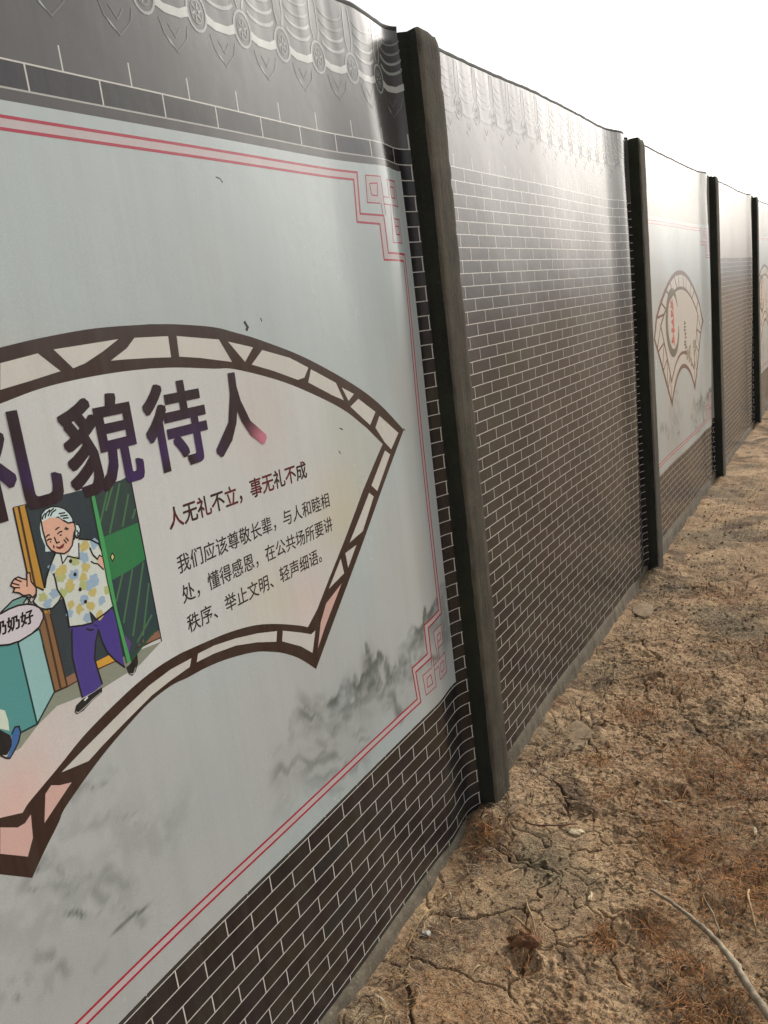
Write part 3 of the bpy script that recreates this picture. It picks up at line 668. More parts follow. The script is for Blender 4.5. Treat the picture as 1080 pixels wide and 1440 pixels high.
labels = {
 0: "plain dark brick-print banner at the far left, mostly outside the view",
 1: "nearest banner, brown fan frame with large Chinese heading and cartoon old woman",
 2: "banner wholly covered in dark brick print, right of the nearest big post",
 3: "banner with fan frame and grey and red round emblem, between second and third posts",
 4: "banner of low brick print under a plain pale band, between third and fourth posts",
 5: "farthest visible banner, a sliver with pale fan picture past the fourth post"}
BAN = {}
for i in range(NB):
    lab = labels.get(i, None)
    if lab is None: continue
    BAN[i] = banner_empty(i, lab)
    cloth(i, BRICK_A if i == 1 else BRICK_D if i in (3, 5) else (BRICK_C if i == 4 else BRICK_B), BAN[i])
ART = [
 ["fan_outer","fan_frame",[46,31,27],1,0,[0.697,1.475,0.7605,1.482,0.8596,1.4884,0.972,1.487,1.0338,1.4825,1.1193,1.4719,1.1727,1.4587,1.2436,1.4385,1.3769,1.3916,1.539,1.3167,1.6362,1.2577,1.7326,1.1844,1.7312,1.1795,1.2609,0.753,1.238,0.7757,1.2092,0.8014,1.172,0.8271,1.135,0.8469,1.0867,0.8672,1.0161,0.8849,0.9599,0.8931,0.9131,0.8954,0.873,0.8988,0.8214,0.8925,0.7704,0.8768,0.7282,0.8614,0.6937,0.8461,0.6598,0.8293,0.6331,0.8145,0.6211,0.802,0.589,0.776,0.5631,0.7527]],
 ["fan_inner","fan_field",[176,175,168],2,0,[0.6787,1.4025,0.7432,1.4136,0.8126,1.4187,0.8887,1.4199,0.9549,1.4179,1.0168,1.4126,1.1025,1.4009,1.1573,1.3938,1.2658,1.3625,1.3608,1.3264,1.4837,1.2692,1.5686,1.2135,1.6284,1.1639,1.5187,1.0766,1.4225,0.9883,1.3524,0.9272,1.2933,0.8742,1.2553,0.8503,1.2252,0.8663,1.1608,0.8951,1.0991,0.9168,1.0277,0.9313,0.96,0.9386,0.9244,0.9416,0.9025,0.9432,0.8545,0.9417,0.8044,0.9342,0.7559,0.9224,0.716,0.9109,0.6834,0.8995,0.6449,0.8824,0.6143,0.87,0.5848,0.8581,0.5729,0.8502]],
 ["fan_open","fan_field",[176,175,168],2,0,[0.7792,1.4647,0.8356,1.4667,0.9003,1.4691,0.8659,1.4537,0.8289,1.4399,0.8061,1.4352]],
 ["fan_open","fan_field",[176,175,168],2,0,[0.9335,1.4685,1.0066,1.4652,1.0051,1.4308,0.959,1.4345,0.9092,1.4374,0.8776,1.4386,0.9133,1.4538]],
 ["fan_open","fan_field",[176,175,168],2,0,[1.0262,1.4638,1.1279,1.4497,1.1533,1.4075,1.074,1.4228,1.0242,1.4301]],
 ["fan_open","fan_field",[176,175,168],2,0,[1.1512,1.444,1.2176,1.4276,1.1892,1.4037]],
 ["fan_open","fan_field",[176,175,168],2,0,[1.2432,1.4202,1.3246,1.397,1.3811,1.3713,1.3628,1.3531,1.3399,1.3516,1.2693,1.3774,1.2066,1.3969]],
 ["fan_open","fan_field",[176,175,168],2,0,[1.3894,1.3671,1.4727,1.3281,1.4936,1.2874,1.4515,1.3049,1.3738,1.342]],
 ["fan_open","fan_field",[176,175,168],2,0,[1.4925,1.3158,1.5368,1.2952,1.5119,1.2835]],
 ["fan_open","fan_field",[176,175,168],2,0,[1.5523,1.2823,1.6155,1.2424,1.5864,1.2165,1.516,1.27]],
 ["fan_open","fan_field",[176,175,168],2,0,[1.63,1.2307,1.7043,1.1765,1.6636,1.1442,1.6385,1.1664,1.607,1.2067]],
 ["fan_open","fan_field",[176,175,168],2,0,[1.6354,1.1471,1.6557,1.1332,1.5797,1.0617,1.558,1.08]],
 ["fan_open","fan_field",[176,175,168],2,0,[1.544,1.0661,1.5611,1.0531,1.497,0.9877,1.4403,0.9778]],
 ["fan_open","fan_field",[176,175,168],2,0,[1.4647,0.9649,1.4221,0.9248,1.4194,0.9597]],
 ["fan_open","fan_field",[176,175,168],2,0,[1.4,0.9532,1.4046,0.9179,1.3435,0.9033]],
 ["fan_open","fan_field",[182,150,142],2,0,[1.391,0.8992,1.3126,0.8294,1.2774,0.7938,1.2991,0.8431,1.3269,0.876]],
 ["fan_open","fan_field",[176,175,168],2,0,[1.1766,0.8743,1.2306,0.8482,1.2619,0.8316,1.2779,0.8339,1.2574,0.7917,1.2239,0.8207,1.1694,0.8547]],
 ["fan_open","fan_field",[176,175,168],2,0,[1.1595,0.8804,1.1033,0.8988,1.0435,0.9134,0.9864,0.9233,0.9457,0.9256,0.9388,0.9123,0.983,0.9094,1.0402,0.9003,1.0992,0.8821,1.1523,0.8609]],
 ["fan_open","fan_field",[176,175,168],2,0,[0.9286,0.9245,0.8797,0.926,0.8282,0.9202,0.7712,0.9066,0.7205,0.8925,0.6851,0.8828,0.6439,0.8707,0.6917,0.8619,0.7215,0.8719,0.7728,0.8865,0.8307,0.902,0.8752,0.9079,0.9215,0.9114]],
 ["fan_open","fan_field",[182,150,142],2,0,[0.6563,0.8472,0.6003,0.8157,0.6121,0.8552,0.6239,0.862,0.6371,0.854]],
 ["fan_open","fan_field",[182,150,142],2,0,[0.5838,0.8405,0.5784,0.8069,0.5647,0.786,0.5285,0.8161,0.5376,0.8504,0.5609,0.8348,0.5725,0.834]],
 ["fan_open","fan_field",[176,175,168],2,0,[0.6919,1.4547,0.7521,1.4618,0.7832,1.4336,0.7304,1.4262,0.6832,1.4204]],
 ["p","printed_doorway",[120,126,112],3,0,[0.6628,0.9894,0.6812,0.9884,0.7388,0.9938,0.8715,0.9797,0.8177,0.9611,0.7416,0.957,0.6612,0.9682,0.6252,0.9564,0.5928,0.9389,0.5802,0.939,0.5979,0.9587,0.6247,0.9584]],
 ["p","printed_doorway",[38,52,60],4,0,[0.6633,1.2641,0.8717,1.2566,0.87,0.9866,0.6811,0.9886,0.6624,0.9892]],
 ["p","printed_doorway",[168,126,52],5,0,[0.6631,1.263,0.6822,1.2622,0.6834,1.1383,0.6827,1.1015,0.6754,1.1027,0.6618,1.1714]],
 ["p","printed_doorway",[118,88,60],5,0,[0.6681,1.1489,0.6827,1.1015,0.6839,0.9878,0.6624,0.9895,0.6616,1.0892]],
 ["l","printed_doorway",[60,40,25],6,0.0035,[0.6715,1.2628,0.6692,1.15,0.6734,1.0948,0.6728,0.9877]],
 ["l","printed_doorway",[22,24,26],6,0.0028,[0.6631,1.263,0.6618,1.1714]],
 ["l","printed_doorway",[22,24,26],6,0.0028,[0.682,1.2615,0.683,1.1385]],
 ["l","printed_doorway",[50,30,20],6,0.0028,[0.6827,1.1015,0.6839,0.9878,0.6624,0.9895,0.6609,1.0637]],
 ["p","printed_doorway",[185,140,55],5,0,[0.7405,1.002,0.767,1.0016,0.7751,0.9874,0.7406,0.9898]],
 ["l","printed_doorway",[80,40,25],6,0.002,[0.7406,0.9898,0.7751,0.9874]],
 ["p","printed_doorway",[128,95,75],5,0,[0.6853,1.0016,0.7005,1.0022,0.7019,0.9888,0.6836,0.9874]],
 ["p","printed_doorway",[125,90,75],5,0,[0.816,0.991,0.8178,0.9984,0.8688,1.0001,0.8702,0.9865]],
 ["l","printed_doorway",[60,35,25],6,0.002,[0.6836,0.9874,0.7018,0.9883]],
 ["l","printed_doorway",[60,35,25],6,0.002,[0.816,0.991,0.8702,0.9865]],
 ["p","printed_green_door",[38,60,58],5,0,[0.7978,1.2496,0.8685,1.26,0.8694,1.1841,0.7965,1.1812]],
 ["p","printed_green_door",[36,58,62],5,0,[0.7993,1.1105,0.8698,1.1212,0.8719,1.0009,0.829,0.9891,0.8032,0.9749]],
 ["p","printed_green_door",[38,108,66],6,0,[0.7965,1.1812,0.8694,1.1841,0.8701,1.1228,0.8433,1.1167,0.7997,1.112,0.7951,1.1327]],
 ["l","printed_green_door",[62,100,70],6,0.0035,[0.8237,1.2486,0.7983,1.2041]],
 ["l","printed_green_door",[62,100,70],6,0.0035,[0.8486,1.2535,0.8114,1.1831]],
 ["l","printed_green_door",[62,100,70],6,0.0035,[0.8617,1.2329,0.838,1.1865]],
 ["l","printed_green_door",[62,100,70],6,0.0035,[0.8697,1.2067,0.8601,1.1932]],
 ["l","printed_green_door",[62,100,70],6,0.0035,[0.8202,1.1146,0.7979,1.0763]],
 ["l","printed_green_door",[62,100,70],6,0.0035,[0.841,1.1158,0.8037,1.0391]],
 ["l","printed_green_door",[62,100,70],6,0.0035,[0.865,1.1194,0.8168,1.0123]],
 ["l","printed_green_door",[62,100,70],6,0.0035,[0.8681,1.0828,0.8362,1.0043]],
 ["l","printed_green_door",[62,100,70],6,0.0035,[0.8381,1.2591,0.8125,1.2188]],
 ["l","printed_green_door",[62,100,70],6,0.0035,[0.8621,1.0304,0.8225,0.9991]],
 ["p","printed_green_door",[62,140,84],9,0,[0.7909,1.2498,0.7978,1.2496,0.7991,1.1804,0.7971,1.061,0.8032,0.9749,0.7946,0.9751,0.7896,1.1104]],
 ["l","printed_green_door",[20,50,35],10,0.002,[0.7909,1.2498,0.7896,1.1104,0.7946,0.9751]],
 ["l","printed_green_door",[30,70,45],7,0.004,[0.8032,0.9749,0.834,0.9906,0.8653,1.0052]],
 ["p","printed_green_door",[190,180,120],7,0,[0.8092,1.1521,0.811,1.1459,0.8065,1.141,0.8047,1.1479]],
 ["l","printed_green_door",[22,24,26],8,0.002,[0.8094,1.1528,0.8116,1.1457,0.8063,1.1402,0.8043,1.148,0.8094,1.1528]],
 ["l","printed_green_door",[20,26,26],7,0.002,[0.8717,1.2566,0.8715,0.9797]],
 ["p","printed_woman",[62,52,122],6,0,[0.7081,1.0706,0.7469,1.06,0.7574,1.0541,0.7467,1.0311,0.7388,1.007,0.7412,0.98,0.7432,0.9633,0.726,0.9593,0.7043,0.9595,0.7029,0.9926,0.7027,1.0264,0.7093,1.0569]],
 ["p","printed_woman",[62,52,122],6,0,[0.7471,1.0608,0.7879,1.0697,0.7921,1.0525,0.7892,1.0061,0.79,0.97,0.776,0.987,0.764,1.0064,0.7586,1.0261,0.7577,1.0471]],
 ["p","printed_woman",[80,55,110],6,0,[0.8013,1.0205,0.8104,1.0042,0.8013,0.9848]],
 ["l","printed_woman",[22,24,26],7,0.0028,[0.712,1.0674,0.7093,1.0569,0.7027,1.0264,0.7029,0.9926,0.7043,0.9595]],
 ["l","printed_woman",[22,24,26],7,0.0028,[0.7432,0.9633,0.7412,0.98,0.7388,1.007,0.7467,1.0311,0.7559,1.0479,0.7586,1.0261,0.764,1.0064,0.776,0.987,0.79,0.97]],
 ["p","printed_woman",[22,24,26],7,0,[0.7039,0.9579,0.7158,0.9582,0.7422,0.9594,0.7391,0.9512,0.7211,0.9477,0.7015,0.9402,0.6898,0.9401,0.6863,0.9453,0.6913,0.9539]],
 ["p","printed_woman",[190,195,195],8,0,[0.7055,0.9551,0.7128,0.9584,0.7141,0.9555,0.7074,0.9531]],
 ["l","printed_woman",[150,150,150],8,0.0015,[0.6886,0.9447,0.6921,0.9415,0.7043,0.9439,0.7215,0.9493,0.7384,0.9524]],
 ["p","printed_woman",[22,24,26],7,0,[0.792,0.9691,0.8001,0.9709,0.8181,0.981,0.8161,0.9655,0.8082,0.9545,0.8006,0.9506,0.7943,0.9563]],
 ["l","printed_woman",[150,150,150],8,0.0015,[0.7965,0.9562,0.8034,0.953,0.8098,0.961]],
 ["p","printed_woman",[182,190,182],7,0,[0.7112,1.1824,0.7202,1.1811,0.7494,1.1931,0.7587,1.1911,0.7752,1.1839,0.7876,1.1739,0.7904,1.1621,0.7907,1.132,0.7895,1.1117,0.7886,1.0936,0.7894,1.0717,0.7727,1.0669,0.7558,1.0641,0.7478,1.08,0.7483,1.062,0.7304,1.0649,0.7082,1.0714,0.7099,1.0929,0.7087,1.1145,0.702,1.1315,0.7035,1.1484,0.6969,1.1625,0.6892,1.1542,0.6994,1.1685]],
 ["p","printed_woman",[182,190,182],7,0,[0.6811,1.1391,0.6708,1.1465,0.667,1.1347,0.6606,1.1282,0.6674,1.1168,0.6765,1.1107,0.6884,1.1081,0.6999,1.1136,0.7095,1.1176,0.7049,1.1404,0.6969,1.1625,0.6889,1.1504]],
 ["d","printed_woman",[172,160,100],8,0.0072,[0.764,1.1796,0.7606,1.1768,0.7184,1.1562,0.7567,1.1465,0.7244,1.1314,0.7487,1.1322,0.7131,1.1557]],
 ["d","printed_woman",[172,160,100],8,0.0072,[0.7234,1.1287,0.7601,1.1057,0.7188,1.1026,0.7308,1.0898,0.7517,1.0877,0.7645,1.0667]],
 ["d","printed_woman",[156,164,112],8,0.0072,[0.7405,1.161,0.7124,1.1462,0.7447,1.1228,0.7109,1.1234,0.7873,1.1009]],
 ["d","printed_woman",[156,164,112],8,0.0072,[0.6771,1.1295,0.7222,1.1267]],
 ["d","printed_woman",[134,158,178],8,0.0072,[0.7807,1.176,0.7556,1.1638,0.7582,1.1599,0.737,1.1431,0.7665,1.126,0.7676,1.1193,0.7018,1.1647,0.7324,1.1424]],
 ["d","printed_woman",[134,158,178],8,0.0072,[0.7718,1.0878,0.7416,1.1024,0.7137,1.0898,0.742,1.0721,0.7555,1.119]],
 ["d","printed_woman",[134,158,178],8,0.0072,[0.6826,1.1185,0.6949,1.1275]],
 ["d","printed_woman",[22,24,26],10,0.003,[0.7334,1.1641,0.736,1.1427]],
 ["d","printed_woman",[22,24,26],10,0.003,[0.7393,1.1181,0.7438,1.0971]],
 ["l","printed_woman",[22,24,26],10,0.0026,[0.7112,1.1824,0.6994,1.1685,0.6892,1.1542,0.6832,1.14]],
 ["l","printed_woman",[22,24,26],10,0.0026,[0.7543,1.1916,0.7752,1.1839,0.7876,1.1739,0.7904,1.1621]],
 ["l","printed_woman",[22,24,26],10,0.0026,[0.7894,1.0717,0.7727,1.0669,0.7558,1.0641,0.7478,1.08,0.7483,1.062,0.7304,1.0649,0.7082,1.0714,0.7099,1.0929,0.7087,1.1145,0.702,1.1315,0.7024,1.1443,0.7021,1.1563]],
 ["l","printed_woman",[22,24,26],10,0.0026,[0.6808,1.1378,0.6708,1.1465,0.6673,1.1346,0.6606,1.1282,0.6674,1.1168,0.6765,1.1107,0.6884,1.1081,0.6999,1.1136,0.7067,1.1201]],
 ["l","printed_woman",[22,24,26],10,0.0026,[0.7706,1.1729,0.7733,1.1612,0.7802,1.1512]],
 ["l","printed_woman",[22,24,26],10,0.0026,[0.7364,1.0575,0.7412,1.053,0.7486,1.0509]],
 ["p","printed_woman",[196,155,135],8,0,[0.7272,1.1781,0.7442,1.1902,0.7442,1.1796,0.7332,1.174]],
 ["p","printed_woman",[190,196,196],9,0,[0.7199,1.1797,0.7301,1.172,0.7196,1.1648]],
 ["p","printed_woman",[190,196,196],9,0,[0.7316,1.1745,0.7432,1.186,0.7497,1.1945,0.7529,1.186,0.7482,1.1631]],
 ["l","printed_woman",[22,24,26],10,0.0022,[0.7199,1.1797,0.7196,1.1648,0.7302,1.1727,0.7482,1.1631,0.7534,1.1858]],
 ["p","printed_woman",[196,155,135],9,0,[0.7016,1.2336,0.7176,1.2349,0.7298,1.2301,0.7365,1.2223,0.7442,1.2187,0.7525,1.2163,0.7517,1.206,0.7452,1.1944,0.7404,1.1853,0.7329,1.1801,0.7255,1.1779,0.7131,1.1833,0.7048,1.1904,0.7003,1.1991,0.7,1.2108,0.6996,1.2225]],
 ["p","printed_woman",[178,198,198],10,0,[0.7002,1.2347,0.7031,1.2432,0.711,1.2483,0.7211,1.2492,0.7322,1.2463,0.7411,1.241,0.7477,1.2326,0.7509,1.2243,0.7511,1.2182,0.7426,1.2191,0.7356,1.2255,0.7289,1.2333,0.7237,1.2325,0.7143,1.2351,0.7029,1.2325]],
 ["p","printed_woman",[178,198,198],9,0,[0.7533,1.2161,0.7588,1.2131,0.7612,1.2048,0.7574,1.1968,0.7524,1.1945,0.7508,1.1988,0.7537,1.207]],
 ["p","printed_woman",[178,198,198],8,0,[0.6991,1.2335,0.7009,1.2309,0.6997,1.2196,0.6998,1.2036,0.7012,1.1959,0.7059,1.1878,0.6965,1.19,0.6982,1.1983,0.6954,1.2122,0.6962,1.225]],
 ["l","printed_woman",[22,24,26],11,0.0024,[0.7002,1.2347,0.7001,1.2311,0.6997,1.2196,0.7003,1.2107,0.7011,1.1988,0.7055,1.1898,0.7131,1.183,0.7255,1.1779,0.7337,1.1798,0.7412,1.1851,0.7456,1.1943,0.749,1.2023,0.7528,1.2072,0.7533,1.2161,0.7511,1.2182,0.7426,1.2191,0.7356,1.2255]],
 ["l","printed_woman",[22,24,26],11,0.0018,[0.7002,1.2347,0.7031,1.2432,0.711,1.2483,0.7211,1.2492,0.7322,1.2463,0.7411,1.241,0.7477,1.2326,0.7512,1.2242,0.7513,1.2189]],
 ["l","printed_woman",[22,24,26],11,0.0022,[0.7546,1.2142,0.7594,1.2121,0.7612,1.2048,0.7574,1.1968,0.7522,1.1938,0.7499,1.199]],
 ["l","printed_woman",[22,24,26],11,0.0022,[0.7028,1.2354,0.7048,1.2399,0.7096,1.2429]],
 ["l","printed_woman",[22,24,26],11,0.0022,[0.7072,1.2363,0.7111,1.2425,0.7178,1.2458]],
 ["l","printed_woman",[22,24,26],11,0.0022,[0.7125,1.2378,0.7171,1.2431,0.7245,1.2462]],
 ["l","printed_woman",[22,24,26],11,0.0022,[0.7163,1.2367,0.7208,1.2413,0.7281,1.2435]],
 ["l","printed_woman",[22,24,26],11,0.0022,[0.7306,1.2365,0.7414,1.2351]],
 ["l","printed_woman",[22,24,26],11,0.0022,[0.7321,1.2324,0.7446,1.2305]],
 ["l","printed_woman",[22,24,26],11,0.0022,[0.7354,1.2283,0.7453,1.2266]],
 ["l","printed_woman",[22,24,26],11,0.0022,[0.7021,1.2095,0.706,1.2117,0.7092,1.2113]],
 ["l","printed_woman",[22,24,26],11,0.0022,[0.7194,1.2154,0.7232,1.2169,0.727,1.2173]],
 ["l","printed_woman",[22,24,26],11,0.0022,[0.7025,1.2045,0.707,1.2058,0.7107,1.204]],
 ["l","printed_woman",[22,24,26],11,0.0022,[0.7211,1.2087,0.7258,1.2106,0.7304,1.2104]],
 ["l","printed_woman",[22,24,26],11,0.0022,[0.7155,1.2062,0.7164,1.2,0.7173,1.1965,0.7224,1.1968]],
 ["l","printed_woman",[22,24,26],11,0.0022,[0.7336,1.2001,0.7371,1.1935]],
 ["l","printed_woman",[22,24,26],11,0.0022,[0.7297,1.1983,0.7332,1.1917]],
 ["l","printed_woman",[22,24,26],11,0.0022,[0.7113,1.195,0.7115,1.1905]],
 ["l","printed_woman",[22,24,26],11,0.0022,[0.7344,1.2125,0.7415,1.2112]],
 ["l","printed_woman",[22,24,26],11,0.0022,[0.7372,1.215,0.7388,1.2095]],
 ["l","printed_woman",[22,24,26],11,0.0022,[0.7068,1.2015,0.7091,1.2011]],
 ["l","printed_woman",[22,24,26],11,0.0022,[0.7246,1.2057,0.7281,1.2058]],
 ["l","printed_woman",[22,24,26],11,0.0022,[0.7542,1.2053,0.7564,1.2001,0.7529,1.1966]],
 ["p","printed_woman",[95,30,35],11,0,[0.7146,1.1925,0.7199,1.1901,0.7301,1.193,0.7259,1.1868,0.7199,1.1864,0.7155,1.1893]],
 ["p","printed_woman",[196,155,135],10,0,[0.6685,1.1463,0.6649,1.158,0.6653,1.1683,0.6614,1.1697,0.6593,1.1613,0.6531,1.1647,0.6473,1.1693,0.6416,1.1687,0.6366,1.1653,0.6341,1.1611,0.6373,1.1574,0.638,1.1546,0.6352,1.1517,0.6432,1.1476,0.6487,1.1416,0.6581,1.1395,0.6638,1.1335,0.6683,1.1398]],
 ["l","printed_woman",[22,24,26],11,0.0022,[0.6698,1.1458,0.6646,1.1568,0.6658,1.1688,0.6613,1.1704,0.659,1.1614,0.6531,1.1647,0.6473,1.1693,0.6416,1.1687,0.6366,1.1653,0.6338,1.1612,0.6373,1.1574,0.6382,1.1552,0.635,1.1518,0.6432,1.1476,0.6487,1.1416,0.6581,1.1395,0.6618,1.1342,0.6677,1.1374,0.6701,1.1457]],
 ["l","printed_woman",[22,24,26],11,0.002,[0.6593,1.1613,0.6569,1.1517]],
 ["l","printed_woman",[22,24,26],11,0.002,[0.6421,1.1679,0.6508,1.161]],
 ["l","printed_woman",[22,24,26],11,0.002,[0.6363,1.1642,0.6464,1.1578]],
 ["l","printed_woman",[22,24,26],11,0.002,[0.6361,1.1578,0.6462,1.154]],
 ["p","printed_woman",[196,155,135],10,0,[0.7838,1.1569,0.7888,1.1538,0.788,1.1335,0.779,1.1452]],
 ["l","printed_woman",[22,24,26],11,0.002,[0.7702,1.1736,0.7734,1.1603,0.7798,1.152,0.7847,1.1567,0.7886,1.1531]],
 ["l","printed_woman",[22,24,26],11,0.002,[0.7675,1.1528,0.7723,1.1482,0.7782,1.1454,0.7874,1.1329]],
 ["p","printed_desk",[72,130,130],5,0,[0.5994,1.0882,0.6246,1.0808,0.6247,0.9584,0.5981,0.9594,0.5672,0.9634,0.4919,0.9871,0.4965,1.117]],
 ["p","printed_desk",[128,168,168],5,0,[0.625,1.0823,0.6612,1.0877,0.6622,0.9901,0.6247,0.9584]],
 ["l","printed_desk",[20,50,52],6,0.0028,[0.625,1.0823,0.6247,0.9584,0.5981,0.9594]],
 ["l","printed_desk",[20,50,52],6,0.0028,[0.6612,1.0877,0.6622,0.9901,0.6247,0.9584]],
 ["l","printed_desk",[20,50,52],6,0.0028,[0.625,1.0823,0.6612,1.0877]],
 ["p","printed_desk",[180,192,176],6,0,[0.5346,1.0302,0.578,1.005,0.5837,1.0004,0.5849,0.9845,0.583,0.9702,0.5714,0.9797,0.5286,1.0074]],
 ["p","printed_desk",[22,24,26],6,0,[0.5429,0.9999,0.571,0.9782,0.583,0.9633,0.5829,0.9495,0.5717,0.9403,0.5623,0.9448,0.5332,0.9754]],
 ["p","printed_desk",[52,92,142],7,0,[0.5849,0.964,0.5921,0.9713,0.5979,0.9691,0.5983,0.9602,0.5916,0.9482,0.5798,0.9375,0.5744,0.9336,0.5697,0.9363,0.581,0.9489]],
 ["l","printed_desk",[22,24,26],8,0.0022,[0.5849,0.964,0.5921,0.9713,0.5979,0.9691,0.5983,0.9602,0.5916,0.9482,0.5798,0.9375,0.5744,0.9336,0.5697,0.9363,0.5623,0.9448]],
 ["p","speech_bubble",[100,140,135],7,0,[0.6103,1.131,0.6318,1.1408,0.6471,1.1409,0.6546,1.1369,0.6473,1.1304,0.6239,1.1315]],
 ["l","speech_bubble",[22,24,26],8,0.0022,[0.6103,1.131,0.6318,1.1408,0.6471,1.1409,0.6585,1.1354,0.6522,1.1273]],
 ["l","speech_bubble",[22,24,26],12,0.0022,[0.6462,1.1315,0.6531,1.1368,0.6579,1.1271]],
 ["p","speech_bubble",[184,180,186],12,0,[0.61,1.1298,0.6239,1.1315,0.6377,1.1314,0.651,1.1284,0.6612,1.1232,0.6683,1.1166,0.672,1.1078,0.6708,1.1002,0.6618,1.0904,0.6474,1.0855,0.6283,1.0829,0.612,1.0845,0.5995,1.0886,0.5819,1.0974,0.5662,1.1115,0.5663,1.1264,0.5781,1.1328,0.5948,1.1325]],
 ["l","speech_bubble",[22,24,26],13,0.0026,[0.61,1.1298,0.6239,1.1315,0.6377,1.1314,0.651,1.1284,0.6612,1.1232,0.6683,1.1166,0.672,1.1078,0.6708,1.1002,0.6618,1.0904,0.6474,1.0855,0.6283,1.0829,0.612,1.0845,0.5995,1.0886,0.5819,1.0974,0.5662,1.1115,0.5663,1.1264,0.5781,1.1328,0.5948,1.1325,0.61,1.1298]],
 ["p","heading_lettering",[62,40,86],6,0,[0.7752,1.2634,0.7955,1.2646,0.8325,1.2604,0.8407,1.2538,0.8158,1.2474,0.8029,1.2491,0.7868,1.2516]],
 ["p","heading_lettering",[72,62,108],6,0,[0.6993,1.2577,0.7149,1.2615,0.7364,1.2539,0.7229,1.2537,0.7103,1.2562]],
 ["l","tear_mark",[30,26,24],1,0.0025,[1.1854,1.7257,1.1963,1.7242,1.2023,1.7175]],
 ["l","tear_mark",[30,26,24],1,0.006,[1.2034,1.4762,1.211,1.4653,1.2055,1.4593]],
 ["l","tear_mark",[30,26,24],1,0.0025,[1.252,1.4796,1.2546,1.4728]],
 ["l","tear_mark",[30,26,24],1,0.0025,[1.4615,1.2315,1.4742,1.2261]],
 ["l","tear_mark",[30,26,24],1,0.0025,[1.4469,1.1841,1.4534,1.1765]],
]
# --- bay 1: the big picture banner
b1 = BAN[1]
picture_ground(1, b1); red_border(1, b1)
k = Ink(1)
k.line([(-0.075, 1.8085), (1.90, 1.8085)], 0.0026, [150, 150, 144], 0.2); k.line([(-0.075, 1.7995), (1.88, 1.7995)], 0.0152, [62, 60, 58], 0.1)
k.build("picture_edge_line", b1)
k = Ink(1); k.line([(-0.075, 0.427), (1.88, 0.427)], 0.004, [50, 48, 46], 0.5); k.build("picture_edge_line", b1)
tile_prints(1, b1, 1.14, 0.1245, 1.985, 1.95); tile_prints(2, BAN[2], 3.2, 0.1245, 1.985, 4.09, True)
parts = {}
def part(n):
    if n not in parts: parts[n] = Ink(1)
    return parts[n]
def pairs(a): return [(a[q], a[q+1]) for q in range(0, len(a), 2)]
def field_grad(P):
    c = np.tile(lin([176, 179, 177]), (len(P), 1))
    u, z = P[:, 0], P[:, 1]
    def g(x0, z0, r): return np.exp(-(((u-x0)/r)**2+((z-z0)/r)**2))[:, None]
    pk = np.clip(0.70*g(0.56, 0.86, 0.07)+0.35*g(1.27, 0.90, 0.08)+0.18*g(1.2, 1.30, 0.09)+0.25*g(0.62, 0.95, 0.12), 0, 1)
    c = c*(1-pk)+lin([190, 156, 146])*pk
    gr = smooth((u-1.36)/0.12)[:, None]*0.6; c = c*(1-gr)+lin([150, 158, 150])*gr
    yl = (0.5*g(1.42, 1.05, 0.10)+0.35*g(1.15, 0.95, 0.09)); c = c*(1-yl)+lin([176, 166, 136])*yl
    return c*PK*(0.94+0.12*fbm(u*5, z*5, 3, 150)[:, None])
def purple_grad(P):
    t = smooth((fbm(P[:, 0]*9, P[:, 1]*9, 3, 151)-0.40)/0.2)*smooth((1.36-P[:, 1])/0.10)*smooth((1.12-P[:, 0])/0.1)
    c = lin([38, 24, 36])*(1-t[:, None])+lin([52, 30, 86])*t[:, None]
    d = np.clip((P[:, 0]-1.155)/0.05, 0, 1)*np.clip((1.30-P[:, 1])/0.035, 0, 1)
    return (c*(1-d[:, None])+lin([196, 120, 140])*d[:, None])*1.1
def red_grad(P):
    t = fbm(P[:, 0]*30, P[:, 1]*30, 2, 152)[:, None]; t = smooth((t-0.42)/0.2)
    return lin([44, 28, 30])*(1-t)+lin([96, 26, 38])*t
n_dot = 0
